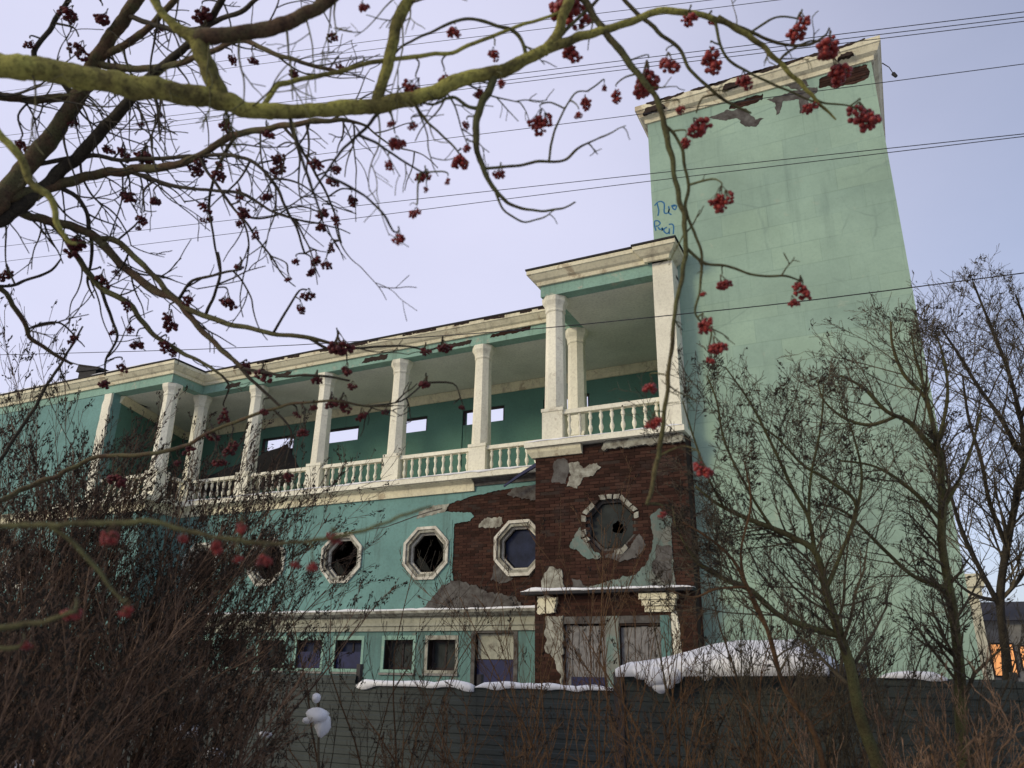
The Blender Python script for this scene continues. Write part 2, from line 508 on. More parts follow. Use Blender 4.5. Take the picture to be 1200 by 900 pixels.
# --- main wing wall -----------------------------------------------------
YW = 20.0
OCT = [-21.6, -18.6, -15.57, -12.48, -9.43]
OZ = 4.97
GFW = [(-21.45,-20.5), (-19.95,-19.0), (-18.45,-17.5), (-16.98,-16.02), (-15.5,-14.55), (-13.73,-12.76), (-12.25,-11.36)]
DOOR = (-10.74, -9.56)
holes_core = [octa(x, OZ, 0.62) for x in OCT] + [rect(a, b, 1.72, 2.52) for a, b in GFW] + [rect(DOOR[0], DOOR[1], 0.9, 2.70)]
mb = MB(); mb.slab(rect(-23.2, -7.9, -0.2, 7.0), holes_core, fy(YW), 0.0, 0.38)
wall = mb.build('wall', M['mortar'], B)
exp_x0, exp_x1 = -12.2, -7.92
def sk(x, z): return (abs(x-OCT[4]) < 0.66 and abs(z-OZ) < 0.66) or (abs(x-OCT[3]) < 0.66 and abs(z-OZ) < 0.66)
o = bricks(-12.3, -7.92, 3.32, 6.98, YW, 1, sk).build('brick_courses', M['brick'], wall, fix=False); tag(o, kind='stuff')
# upper plaster: ragged edge where it has fallen off the bricks
edge = ragged([(-8.6,3.30),(-9.7,3.42),(-10.6,3.72),(-11.5,3.92),(-11.58,4.6),(-11.56,5.78),(-11.05,5.84),(-10.90,5.96),(-11.05,6.08),(-11.6,6.14),(-12.05,6.16),(-11.75,6.40),(-10.9,6.58),(-9.7,6.70),(-8.4,6.74)], 0.10, 0.022, 3, closed=False)
outer = [(-23.2,3.30)] + edge + [(-8.0,6.82),(-8.0,6.98),(-23.2,6.98)]
mb = MB(); mb.slab(outer, [octa(x, OZ, 0.66) for x in OCT[:4]], fy(YW), -0.035, -0.001)
mb.build('plaster', M['teal'], wall)
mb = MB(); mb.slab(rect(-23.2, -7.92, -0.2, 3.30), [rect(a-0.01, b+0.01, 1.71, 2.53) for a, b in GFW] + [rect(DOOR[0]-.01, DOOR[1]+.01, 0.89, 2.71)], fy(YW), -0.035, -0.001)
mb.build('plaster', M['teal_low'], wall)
# square panels round two of the octagons
for x in OCT[2:4]:
    mb = MB(); mb.slab(rect(x-0.86, x+0.86, OZ-0.88, OZ+0.93), [octa(x, OZ, 0.66)], fy(YW), -0.047, -0.036)
    mb.build('window_panel', M['teal'], wall)
# remains of grey base coat on the bricks
for i, (poly, mt) in enumerate([
        ([(-12.5,3.36),(-10.3,3.34),(-9.3,3.36),(-9.5,3.62),(-10.4,3.8),(-11.0,4.05),(-11.55,4.15),(-11.9,4.0)], 'render_grey'),
        ([(-10.75,5.62),(-10.2,5.58),(-9.95,5.68),(-10.0,5.86),(-10.6,5.88)], 'render_pale'),
        ([(-9.9,6.5),(-9.0,6.3),(-8.3,6.4),(-8.2,6.78),(-9.6,6.72)], 'render_grey'),
        ([(-10.3,4.1),(-9.9,4.0),(-9.6,4.15),(-9.9,4.4),(-10.2,4.6)], 'render_grey')]):
    mb = MB(); mb.slab(ragged(poly, 0.09, 0.05, 20+i), [], fy(YW), -0.028 if i else -0.044, -0.001)
    mb.build('plaster_remnant', M[mt], wall)
# the long crack and pale scar running to the fallen plaster
scar = ragged([(-12.9,6.02),(-12.3,6.10),(-11.9,6.16),(-11.75,6.40),(-12.3,6.38),(-12.8,6.22)], 0.1, 0.03, 31)
mb = MB(); mb.slab(scar, [], fy(YW), -0.041, -0.034); mb.build('plaster_remnant', M['render_pale'], wall)
mb = MB(); cr = [Vector((x, YW-0.036, z)) for x, z in [(-16.4,5.72),(-15.6,5.76),(-14.6,5.80),(-14.0,5.83),(-13.5,5.95),(-13.0,6.08),(-12.4,6.2),(-12.0,6.26)]]
mb.tube(cr, [0.006,0.008,0.01,0.012,0.014,0.016,0.018,0.02], 5); mb.build('crack', M['render_grey'], wall)

def octagon_window(cx, cz, yw, parent, broken=False, pane=None, half=None, ruined=False):
    fr = M['whiteframe']
    w = link('octagonal_window', None, parent, (cx, yw, cz))
    def put(name, mbx, mat):
        for i, p in enumerate(mbx.v): pass
        return mbx.build(name, mat, w)
    mb = MB()
    mb.slab(octa(cx, cz, 0.775), [octa(cx, cz, 0.69)], fy(yw), -0.105, -0.03)          # outer moulding
    if ruined:
        oo = octa(cx, cz, 0.71); ii = octa(cx, cz, 0.60); r = random.Random(4)
        for k in range(8):
            a, b, c, d = Vector(oo[k]), Vector(oo[(k+1)%8]), Vector(ii[(k+1)%8]), Vector(ii[k])
            n = 3
            for j in range(n):
                if k in (1, 2) and r.random() < 0.75: continue
                if r.random() < 0.28: continue
                t0, t1 = j/n+r.uniform(0,0.05), (j+1)/n-r.uniform(0,0.08)
                q = [a.lerp(b,t0), a.lerp(b,t1), d.lerp(c,t1), d.lerp(c,t0)]
                mb = MB(); mb.slab(ragged([(p.x, p.y) for p in q], 0.06, 0.012, k*7+j), [], fy(yw), -0.03-r.uniform(0,0.03), 0.05)
                put('frame_fragment', mb, M['render_pale'])
    else: put('outer_frame', mb, fr)
    if not ruined:
        mb = MB(); mb.slab(octa(cx, cz, 0.688), [octa(cx, cz, 0.60)], fy(yw), -0.06, 0.125)
        put('stepped_frame', mb, M['render_pale'])
    mb = MB(); mb.slab(octa(cx, cz, 0.618), [octa(cx, cz, 0.54)], fy(yw), 0.07 if not ruined else 0.13, 0.15 if not ruined else 0.24)
    put('sash_frame', mb, fr if not ruined else M['render_grey'])
    if pane:
        mb = MB()
        if broken:
            holes = [ragged([(cx+0.02,cz-0.16),(cx+0.22,cz-0.20),(cx+0.26,cz+0.02),(cx+0.1,cz+0.12),(cx-0.02,cz+0.02)], 0.08, 0.04, 9)]
        else: holes = []
        mb.slab(octa(cx, cz, 0.515), holes, fy(yw), 0.18, 0.186)
        put('pane', mb, M[pane])
    elif broken:
        for k, poly in enumerate([[(cx-0.50,cz-0.2),(cx-0.25,cz-0.47),(cx+0.05,cz-0.50),(cx-0.1,cz-0.28),(cx-0.33,cz-0.05)],
                                  [(cx+0.18,cz+0.5),(cx+0.5,cz+0.2),(cx+0.5,cz-0.05),(cx+0.38,cz+0.2)]]):
            mb = MB(); mb.slab(poly, [], fy(yw), 0.18, 0.186); put('broken_pane', mb, M['pane_dark'])
    return w
for i, x in enumerate(OCT):
    octagon_window(x, OZ, YW, B, broken=(i in (2, 3)), pane='pane_blue' if i == 4 else None)

def small_window(x0, x1, z0, z1, yw, blue=False):
    w = link('window', None, B, ((x0+x1)/2, yw, z0))
    mb = MB()
    t = 0.07
    for a in ((x0, x0+t, z0, z1), (x1-t, x1, z0, z1), (x0+t, x1-t, z0, z0+t), (x0+t, x1-t, z1-t, z1)):
        mb.box(a[0]+.003, a[1]-.003, yw+0.20, yw+0.27, a[2]+.003, a[3]-.003)
    xm = (x0+x1)/2
    mb.box(xm-0.025, xm+0.025, yw+0.205, yw+0.26, z0+t, z1-t)
    mb.build('frame', M['dark_wood'], w)
    mb = MB(); mb.box(x0+0.04, x1-0.04, yw+0.23, yw+0.236, z0+0.04, z1-0.04); mb.build('pane', M['pane_grey'] if not blue else M['pane_blue'], w)
    mb = MB()                                                                        # worn surround
    mb.slab(rect(x0-0.10, x1+0.09, z0-0.09, z1+0.12), [rect(x0-0.005, x1+0.005, z0-0.005, z1+0.005)], fy(yw), -0.052, -0.036)
    mb.build('surround', M['render_pale'] if rng.random() < 0.6 else M['frieze'], w)
    mb = MB(); mb.box(x0-0.12, x1+0.12, yw-0.10, yw-0.03, z0-0.15, z0-0.095); mb.build('sill', M['concrete'], w)
    if blue:
        mb = MB(); mb.box(x0+0.01, x1-0.01, yw+0.05, yw+0.08, z0+0.002, z0+0.47); mb.build('board', M['blue'], w)
    return w
for i, (a, b) in enumerate(GFW):
    small_window(a, b, 1.72, 2.52, YW, blue=i in (3, 4))
w = link('doorway', None, B, ((DOOR[0]+DOOR[1])/2, YW, 0.9))
mb = MB(); mb.box(DOOR[0]+0.02, DOOR[1]-0.02, YW+0.10, YW+0.14, 2.02, 2.69); mb.build('board', M['band'], w)
mb = MB(); mb.box(DOOR[0]+0.02, DOOR[1]-0.02, YW+0.07, YW+0.13, 0.91, 2.0); mb.build('board', M['blue'], w)
mb = MB(); mb.slab(rect(DOOR[0]-0.12, DOOR[1]+0.12, 0.9, 2.84), [rect(DOOR[0], DOOR[1], 0.91, 2.70)], fy(YW), -0.055, -0.036); mb.build('surround', M['render_grey'], w)

# ledge over the ground floor, cream band below it, snow on top
mb = MB(); mb.sweep([(-22.95,18.46),(-22.95,19.96),(-7.93,19.96)], [(0,3.16),(0.16,3.16),(0.30,3.24),(0.32,3.31),(0,3.33)])
ledge = mb.build('ledge', M['render_pale'], B)
mb = MB(); snow_strip(mb, (-22.6,19.80,3.315), (-8.0,19.80,3.315), 0.155, 0.07, 2); mb.build('snow', M['snow'], ledge, smooth=True)
mb = MB(); mb.box(-22.9, -7.94, 19.905, 19.966, 2.76, 3.155); mb.build('band', M['band'], B)
mb = MB(); mb.box(-22.9, -7.94, 19.86, 19.966, 2.90, 2.98); mb.build('band_moulding', M['band'], B)

# floor of the balcony and string course
mb = MB(); mb.box(-27.6, -7.9, 19.62, 23.5, 7.03, 7.20); mb.box(-27.6, -22.6, 18.15, 19.6, 7.03, 7.2); flo = mb.build('balcony_floor', M['column'], B)
mb = MB(); mb.sweep([(-40,18.45),(-22.95,18.45),(-22.95,19.96),(-10.9,19.96)], [(0,6.70),(0.06,6.70),(0.08,6.92),(0.26,7.0),(0.26,7.025),(0,7.025)]); mb.build('string_course', M['cream'], B)
mb = MB(); mb.sweep([(-10.88,19.96),(-7.93,19.96)], [(0,6.84),(0.04,6.84),(0.05,6.92),(0.20,6.98),(0.22,7.025),(0,7.025)]); mb.build('string_course', M['render_grey'], B)
mb = MB(); snow_strip(mb, (-22.5,19.70,7.19), (-8.0,19.70,7.19), 0.11, 0.06, 7, hang=0.05); mb.build('snow', M['snow'], flo, smooth=True)

# --- balcony back wall with openings to the sky ------------------------------
YB = 23.5
OPN = [(-25.95+0.6,-24.4), (-22.95,-21.25), (-19.75,-18.05), (-16.6,-14.95), (-13.45,-11.75), (-10.25,-8.55)]
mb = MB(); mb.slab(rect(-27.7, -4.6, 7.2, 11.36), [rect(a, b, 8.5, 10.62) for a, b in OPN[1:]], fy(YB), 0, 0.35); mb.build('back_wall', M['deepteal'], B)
mb = MB(); mb.box(-27.7, -4.6, YB, YB+0.35, -0.2, 7.02); mb.build('rear_wall', M['interior'], B)
for a, b in OPN[1:]:
    w = link('balcony_opening', None, B, ((a+b)/2, YB, 8.5))
    mb = MB(); mb.box(a+.003, b-.003, YB+0.04, YB+0.10, 8.503, 10.06); mb.build('board', M['deepteal'] if a != -22.95 else M['dark_wood'], w)
    mb = MB()
    for c in ((a+.003, a+.07, 10.06, 10.61), (b-.07, b-.003, 10.06, 10.61), (a+.07, b-.07, 10.55, 10.61)): mb.box(c[0], c[1], YB+0.05, YB+0.14, c[2], c[3])
    mb.build('frame', M['dark_wood'], w)
mb = MB(); mb.sweep([(-27.4,23.48),(-4.6,23.48)], [(0,11.06),(0.05,11.08),(0.08,11.20),(0.18,11.33),(0.18,11.355),(0,11.355)]); mb.build('crown_moulding', M['cream'], B)
# oblique side wall closing the balcony on the left
d = Vector((-27.55+25.75, 23.5-18.75)).normalized(); nn = Vector((d.y, -d.x))
mb = MB(); pa, pb = Vector((-25.75,18.75)), Vector((-27.5,23.45)); th = 0.3
mb.v += [(p.x, p.y, z) for z in (7.2, 11.36) for p in (pa, pb, pb-nn*th, pa-nn*th)]
mb.f += [(0,1,2,3),(4,7,6,5),(0,4,5,1),(1,5,6,2),(2,6,7,3),(3,7,4,0)]; mb.m += [0]*6
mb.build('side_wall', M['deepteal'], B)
mb = MB(); mb.sweep([(pa.x, pa.y), (pb.x+0.05, pb.y-0.1)], [(0.004,11.08),(0.06,11.10),(0.10,11.22),(0.20,11.33),(0.20,11.355),(0.004,11.355)]); mb.build('crown_moulding', M['cream'], B)

# --- left projecting wing -------------------------------------------------------
YL = 18.45
mb = MB(); mb.slab([(-42,-0.2),(-22.95,-0.2),(-22.95,7.0),(-25.75,7.0),(-25.75,11.4),(-42,11.4)], [octa(-29.0, OZ, 0.62), octa(-32.2, OZ, 0.62)] + [rect(x, x+0.95, 1.72, 2.52) for x in (-25.4,-27.4,-29.4,-31.4)], fy(YL), 0, 0.38); mb.build('wing_wall', M['teal'], B)
for x in (-29.0, -32.2): octagon_window(x, OZ, YL, B)
mb = MB(); mb.box(-23.3, -22.952, YL+0.385, 19.96, -0.2, 7.0); mb.build('wing_return_wall', M['teal'], B)
mb = MB(); mb.box(-42, -41.7, YL+0.385, 23.4, -0.2, 11.4); mb.build('wing_end_wall', M['teal'], B)
mb = MB(); mb.slab(ragged([(-26.1,7.3),(-25.76,7.3),(-25.76,11.35),(-26.15,11.35),(-26.2,9.5)], 0.2, 0.04, 77), [], fy(YL), -0.09, -0.001); mb.build('pilaster', M['column'], B)
mb = MB(); mb.box(-41.6, -7.9, 20.4, 23.5, 3.25, 3.35); mb.box(-41.6, -23.35, 18.85, 20.39, 3.25, 3.35); mb.box(-41.6,-27.75,23.5,23.8,-0.2,11.4); mb.box(-41.6,-27.8,18.85,23.45,7.0,7.1); mb.build('interior_floor', M['interior'], B)

# --- entablature ----------------------------------------------------------------------
PX0, PX1, PY = -7.78, -4.06, 17.65
YM = 19.90
fr_path = [(-42, YL), (-22.72, YL), (-22.72, YM), (PX0, YM), (PX0, PY), (-4.625, PY)]
mb = MB(); mb.sweep(fr_path, [(0,11.38),(0.0,11.74),(-0.5,11.74),(-0.5,11.38)]); frieze = mb.build('frieze', M['frieze'], B)
prof = [(0.0,11.70),(0.07,11.70),(0.09,11.80),(0.16,11.84),(0.27,11.97),(0.30,11.98),(0.30,12.09),(0.0,12.10)]
co_path = [(-42, YL), (-22.72, YL), (-22.72, YM), (PX0, YM), (PX0, PY), (-4.72, PY), (-4.72, PY-0.09), (-4.20, PY-0.09), (-4.20, 18.24)]
mb = MB(); mb.sweep(co_path, prof); mb.build('cornice', M['cream'], B)
mb = MB(); mb.sweep(co_path, [(0.06,12.103),(0.325,12.103),(0.33,12.15),(-0.5,12.17),(-0.5,12.11)]); rf = mb.build('roof', M['roof'], B)
mb = MB(); mb.box(-42, -4.1, 20.4, 23.9, 12.02, 12.16); mb.box(-42, -23.2, 18.95, 20.4, 12.02, 12.16); mb.box(-7.3, -4.1, 18.1, 20.4, 12.02, 12.16); mb.build('roof_deck', M['roof'], B)
mb = MB(); mb.box(-42, -4.6, 20.3, 23.9, 11.365, 11.45); mb.box(-25.9, -23.1, 18.9, 20.298, 11.365, 11.45); mb.box(-7.4, -4.1, 18.0, 20.298, 11.365, 11.45); mb.build('ceiling', M['soffit'], B)
mb = MB()
for a, b, s, y in ((-33.5,-28.0,1,YL-0.2), (-27.0,-23.4,2,YL-0.2)): snow_strip(mb, (a, y, 12.16), (b, y, 12.16), 0.12, 0.07, s)
mb.build('snow', M['snow'], rf, smooth=True)
# peeled strips on frieze and cornice edge
for i, (a, b, z0, z1, yy) in enumerate([(-10.5,-9.15,11.55,11.69,YM), (-12.4,-11.2,11.45,11.6,YM), (-15.4,-14.4,11.46,11.64,YM), (-19.2,-18.5,11.5,11.66,YM), (-21.6,-20.9,11.42,11.6,YM)]):
    mb = MB(); mb.slab(ragged([(a,z0),(b,z0+0.02),(b+0.05,z1),(a+0.1,z1-0.02)], 0.12, 0.03, 60+i), [], fy(yy), -0.012, 0.01)
    mb.build('bare_brick_patch', M['brick'] if i == 0 else M['mortar'], frieze)

# --- columns -------------------------------------------------------------------------------
def ringo(a): return a/math.cos(math.pi/8)
mb = MB(); mb.lathe([(ringo(0.275),8.14),(ringo(0.275),8.2),(ringo(0.262),9.0),(ringo(0.235),10.95)], n=8, rot=math.pi/8); ME_SH = mb.mesh('shaft', M['column'])
mb = MB(); mb.lathe([(ringo(0.25),10.94),(ringo(0.265),10.98),(ringo(0.25),11.02),(ringo(0.27),11.12),(ringo(0.335),11.24),(ringo(0.345),11.375)], n=8, rot=math.pi/8); ME_CP = mb.mesh('capital', M['column'])
mb = MB(); mb.box(-0.31,0.31,-0.29,0.29,7.19,7.30); mb.box(-0.285,0.285,-0.265,0.265,7.295,8.06); mb.box(-0.305,0.305,-0.285,0.285,8.055,8.145); ME_PD = mb.mesh('pedestal', M['column'])
def column(x, y):
    c = link('column', ME_SH, B, (x, y, 0))
    link('capital', ME_CP, c, (x, y, 0)); link('pedestal', ME_PD, c, (x, y, 0))
for x, y in [(-23.0,18.75), (-23.0,20.2), (-20.2,20.2), (-17.06,20.2), (-13.96,20.2), (-10.87,20.2), (-7.72,20.2), (-7.47,17.97)]: column(x, y)
mb = MB(); mb.box(-4.62, -4.10, PY+0.0, 18.29, 7.2, 11.70); mb.build('pilaster', M['column'], B)

# --- balustrades ---------------------------------------------------------------------------
prof_b = [(0.055,7.28),(0.055,7.33),(0.03,7.35),(0.028,7.40),(0.055,7.47),(0.062,7.53),(0.045,7.59),(0.028,7.63),(0.04,7.65),(0.028,7.67),(0.032,7.73),(0.056,7.80),(0.05,7.86),(0.03,7.91),(0.055,7.93),(0.055,7.97)]
mb = MB(); mb.lathe(prof_b, n=8); ME_BL = mb.mesh('baluster', M['column'], True)
def balustrade(x0, y0, x1, y1, n):
    a, b = Vector((x0, y0)), Vector((x1, y1)); d = (b-a); dn = d.normalized(); s = Vector((-dn.y, dn.x))
    def bar(z0, z1, w):
        mb = MB(); q = [a+s*w, b+s*w, b-s*w, a-s*w]
        mb.v = [(p.x,p.y,z) for z in (z0,z1) for p in q]
        mb.f = [(0,1,2,3),(4,7,6,5),(0,4,5,1),(1,5,6,2),(2,6,7,3),(3,7,4,0)]; mb.m = [0]*6
        return mb
    r = bar(7.965, 8.075, 0.10).build('balustrade', M['column'], B)
    bar(7.19, 7.285, 0.09).build('plinth', M['column'], r)
    for i in range(n):
        p = a + d*((i+0.5)/n)
        rot = (rng.uniform(-.02,.02), rng.uniform(-.02,.02), rng.uniform(0,1))
        link('baluster', ME_BL, r, (p.x, p.y, 0), (0, 0, rot[2]))
for q in [(-22.75,20.12,-20.47,20.12,8), (-19.93,20.12,-17.33,20.12,9), (-16.79,20.12,-14.23,20.12,9), (-13.69,20.12,-11.14,20.12,9), (-10.60,20.12,-7.99,20.12,9),
          (-7.20,17.86,-4.61,17.86,9), (-25.74,18.66,-23.27,18.66,8), (-22.98,19.03,-22.98,19.92,3)]: balustrade(*q)

# --- portico block ----------------------------------------------------------------------------
PO = (-5.96, 5.02)
PW = [(-7.15,-6.13,1.0,2.76), (-5.80,-4.86,1.0,2.72)]
mb = MB(); mb.slab(rect(-7.9, -4.05, -0.2, 7.02), [octa(PO[0], PO[1], 0.62)] + [rect(*q) for q in PW], fy(PY), 0, 0.35)
pw = mb.build('portico_wall', M['mortar'], B)
mb = MB(); mb.box(-7.9, -7.55, PY+0.352, 19.96, -0.2, 7.02); mb.build('portico_side_wall', M['brick'], B)
mb = MB(); mb.box(-4.40, -4.05, PY+0.352, 18.29, -0.2, 7.02); mb.build('portico_side_wall', M['brick'], B)
mb = MB(); mb.box(-7.5, -4.1, 19.9, 20.0, -0.2, 7.0); mb.build('portico_rear_wall', M['interior'], B)
o = bricks(-7.9, -4.05, 2.78, 7.0, PY, 2, lambda x, z: abs(x-PO[0]) < 0.63 and abs(z-PO[1]) < 0.63 and abs(x-PO[0])+abs(z-PO[1]) < 0.98).build('brick_courses', M['brick'], pw, fix=False); tag(o, kind='stuff')
o = bricks(-7.9, -7.2, -0.1, 2.76, PY, 6).build('brick_courses', M['brick'], pw, fix=False); tag(o, kind='stuff')
o = bricks(-4.55, -4.05, -0.1, 2.76, PY, 8).build('brick_courses', M['brick'], pw, fix=False); tag(o, kind='stuff')
octagon_window(PO[0], PO[1], PY, B, broken=True, pane='pane_grey', ruined=True)
pieces = [
    ([(-7.05,6.02),(-6.78,5.95),(-6.62,6.2),(-6.42,6.22),(-6.15,6.42),(-6.25,6.55),(-6.6,6.45),(-6.75,6.62),(-7.0,6.6),(-6.95,6.3)], 'render_pale', 0.03),
    ([(-7.45,6.15),(-7.1,6.1),(-6.95,6.55),(-7.1,6.75),(-7.4,6.7)], 'render_grey', 0.02),
    ([(-7.0,4.55),(-6.75,4.4),(-6.5,4.22),(-6.15,4.25),(-6.3,4.36),(-6.68,4.72),(-6.70,5.0),(-6.85,4.85)], 'worn', 0.035),
    ([(-6.1,4.24),(-5.75,4.15),(-5.3,4.22),(-5.1,4.5),(-5.25,4.75),(-5.62,4.36),(-6.05,4.34)], 'render_grey', 0.03),
    ([(-4.98,5.12),(-4.75,5.3),(-4.5,5.1),(-4.48,3.56),(-6.7,3.56),(-6.3,3.66),(-5.85,3.74),(-5.4,3.86),(-5.12,4.02),(-5.0,4.3),(-4.92,4.7)], 'worn', 0.035),
    ([(-4.85,4.5),(-4.52,4.4),(-4.5,3.6),(-4.72,3.6),(-5.0,3.9)], 'render_grey', 0.041),
    ([(-7.72,3.6),(-7.3,3.58),(-7.12,3.62),(-7.2,4.0),(-7.5,4.08),(-7.66,3.9)], 'render_pale', 0.05),
    ([(-6.9,3.57),(-6.6,3.57),(-6.75,3.75),(-6.95,3.8)], 'render_grey', 0.03),
]
for i, (poly, mt, t) in enumerate(pieces):
    mb = MB(); mb.slab(ragged(poly, 0.08, 0.035, 100+i), [], fy(PY), -t, 0.0); mb.build('plaster_remnant', M[mt], pw)
# slab edge of the portico balcony
mb = MB(); mb.box(-8.12, -4.0, 17.40, 18.4, 7.06, 7.20); mb.box(-8.12,-4.0,18.4,19.6,7.05,7.19); ps = mb.build('portico_floor', M['column'], B)
mb = MB(); snow_strip(mb, (-8.14,17.50,7.195), (-4.05,17.50,7.195), 0.12, 0.055, 11, hang=0.04); mb.build('snow', M['snow'], ps, smooth=True)
mb = MB(); mb.sweep([(-7.92,18.6),(-7.92,PY),(-6.62,PY)], [(0,6.82),(0.07,6.82),(0.15,6.95),(0.17,7.05),(0,7.05)]); mb.build('slab_moulding', M['cream'], B)
mb = MB(); mb.slab(ragged([(-6.1,6.86),(-5.6,6.84),(-4.9,6.85),(-4.06,6.83),(-4.06,7.04),(-6.05,7.04)], 0.14, 0.05, 140), [], fy(PY), -0.10, 0); mb.build('slab_moulding', M['render_pale'], B)
# ledge with snow over the boarded ground floor
mb = MB(); mb.box(-8.15, -4.02, 17.36, PY+0.05, 3.43, 3.50); pl = mb.build('portico_ledge', M['roof'], B)
mb = MB(); snow_strip(mb, (-8.17,17.49,3.497), (-4.02,17.49,3.497), 0.14, 0.085, 15, hang=0.03); mb.build('snow', M['snow'], pl, smooth=True)
def capital(x0, x1, z0, z1):
    mb = MB(); h = (z1-z0)/3
    for k in range(3): mb.box(x0+0.1-0.05*k, x1-0.1+0.05*k, PY-0.10-0.05*k, PY+0.02, z0+h*k+0.001, z0+h*(k+1))
    mb.build('pilaster_capital', M['cream'], B)
capital(-5.28, -4.42, 3.0, 3.40)
mb = MB(); mb.slab(ragged([(-7.78,3.0),(-7.35,3.02),(-7.3,3.38),(-7.8,3.4)], 0.09, 0.04, 150), [], fy(PY), -0.13, 0); mb.build('pilaster_capital', M['cream'], B)
mb = MB(); mb.slab(ragged([(-7.62,2.2),(-7.4,2.0),(-7.25,1.6),(-7.18,1.2),(-7.16,2.94),(-7.6,2.94)], 0.1, 0.05, 151), [], fy(PY), -0.06, 0); mb.build('pilaster', M['render_pale'], B)
mb = MB(); mb.box(-6.12, -5.81, PY-0.045, PY-0.001, -0.1, 2.93); mb.build('mullion', M['worn'], B)
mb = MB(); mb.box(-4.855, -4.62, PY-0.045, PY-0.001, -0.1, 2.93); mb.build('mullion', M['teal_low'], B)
mb = MB(); mb.slab(ragged([(-4.6,1.5),(-4.45,1.5),(-4.42,2.5),(-4.48,2.98),(-4.6,2.98)], 0.1, 0.03, 152), [], fy(PY), -0.03, 0); mb.build('plaster_remnant', M['column'], B)
mb = MB(); mb.box(-7.15, -4.86, PY-0.04, PY-0.001, 2.77, 2.93); mb.build('lintel', M['render_grey'], B)
for q in PW:
    w = link('boarded_window', None, B, ((q[0]+q[1])/2, PY, q[2]))
    n = 6; ww = (q[1]-q[0])/n
    for k in range(n):
        mb = MB(); dz = rng.uniform(-0.03, 0.0); yo = rng.uniform(0, 0.02)
        mb.box(q[0]+k*ww+0.006, q[0]+(k+1)*ww-0.006, PY+0.06+yo, PY+0.085+yo, q[2]+0.01, q[3]-0.01+dz); mb.build('plank', M['grey_wood'], w)
mb = MB(); mb.box(-7.0, -6.2, PY+0.02, PY+0.05, 1.0, 1.62); mb.build('board', M['blue'], B)
# a blue board slipped off the balcony edge
mb = MB(); mb.tube([Vector((-9.75,19.56,6.66)), Vector((-9.2,19.52,6.95)), Vector((-8.3,19.48,7.36))], [0.03,0.055,0.075], 4); mb.build('blue_board', M['blue'], B)

# --- tower --------------------------------------------------------------------------------------------
TX0, TX1, TY = -4.69, 1.22, 18.3
mb = MB(); mb.box(TX0, TX1, TY, TY+7.0, -0.2, 16.95); tw = mb.build('tower_wall', M['mint'], B)
mb = MB(); mb.box(TX0+0.02, TX1-0.02, TY-0.02, TY-0.001, 15.4, 16.62); mb.build('tower_brick_face', M['mortar'], tw)
o = bricks(-2.6, 1.2, 15.9, 16.66, TY-0.02, 4).build('brick_courses', M['brick'], tw, fix=False); tag(o, kind='stuff')
hole1 = ragged([(-0.10,16.22),(0.35,16.06),(0.8,16.02),(1.12,16.08),(1.13,16.52),(0.6,16.56),(-0.02,16.50)], 0.1, 0.05, 200)
hole2 = ragged([(-2.40,16.30),(-2.0,16.26),(-1.52,16.30),(-1.48,16.50),(-1.9,16.52),(-2.3,16.50)], 0.08, 0.04, 201)
mb = MB(); mb.slab(rect(TX0, TX1, -0.2, 16.60), [hole1, hole2], fy(TY), -0.055, -0.021); tp = mb.build('tower_plaster', M['mint'], tw)
for i, poly in enumerate([[(-2.95,16.2),(-2.45,16.3),(-1.95,16.18),(-1.75,15.75),(-1.55,15.72),(-1.75,15.50),(-2.05,15.62),(-2.2,15.95),(-2.55,15.98)],
                          [(-1.4,16.28),(-0.6,16.30),(-0.1,16.25),(-0.15,16.05),(-0.35,15.95),(-0.4,15.62),(-0.62,15.55),(-0.6,16.0),(-1.0,16.08),(-1.1,15.75),(-1.2,15.7),(-1.2,16.1)],
                          [(-0.9,16.58),(-0.4,16.58),(-0.3,16.35),(-0.6,16.30)]]):
    mb = MB(); mb.slab(ragged(poly, 0.09, 0.035, 210+i), [], fy(TY), -0.059, -0.056); mb.build('bare_render_patch', M['render_grey'], tp)
tprof = [(0,16.56),(0.06,16.57),(0.08,16.68),(0.18,16.74),(0.25,16.90),(0.28,16.92),(0.28,17.08),(-0.1,17.12)]
mb = MB(); mb.sweep([(TX0,TY+7.0),(TX0,TY-0.04),(TX1,TY-0.04),(TX1,TY+7.0),(TX0-0.001,TY+7.0)], tprof); mb.build('tower_cornice', M['cream'], B)
for i, (a, b, z0, z1) in enumerate([(-4.75,-4.1,16.75,16.93), (-2.5,-1.75,16.78,16.95), (0.45,0.85,16.72,16.84)]):
    mb = MB(); mb.slab(ragged([(a,z0),(b,z0+0.03),(b-0.05,z1),(a+0.1,z1)], 0.1, 0.04, 230+i), [], fy(TY-0.04), -0.285, -0.10); mb.build('broken_cornice_edge', M['mortar'], B)
mb = MB(); mb.slab(ragged([(TX0-0.22,18.1),(TX1+0.24,18.1),(TX1+0.24,25.2),(TX0-0.22,25.2)], 0.3, 0.05, 240), [], lambda u, v, w: (u, v, w), 17.09, 17.15); mb.build('tower_roof', M['roof'], B)
for i in range(9):
    a = TX0 - 0.2 + 5.6*(i+0.5*rng.random())/9; l = rng.uniform(0.35, 1.0)
    mb = MB(); mb.slab(ragged([(a,17.07),(a+l*.3,17.0+rng.uniform(-.03,.05)),(a+l*.7,17.02+rng.uniform(-.05,.03)),(a+l,17.08),(a+l,17.1),(a,17.1)], 0.1, 0.02, 260+i), [], fy(TY-0.04), -0.288, -0.12); mb.build('broken_cornice_edge', M['mortar'], B)
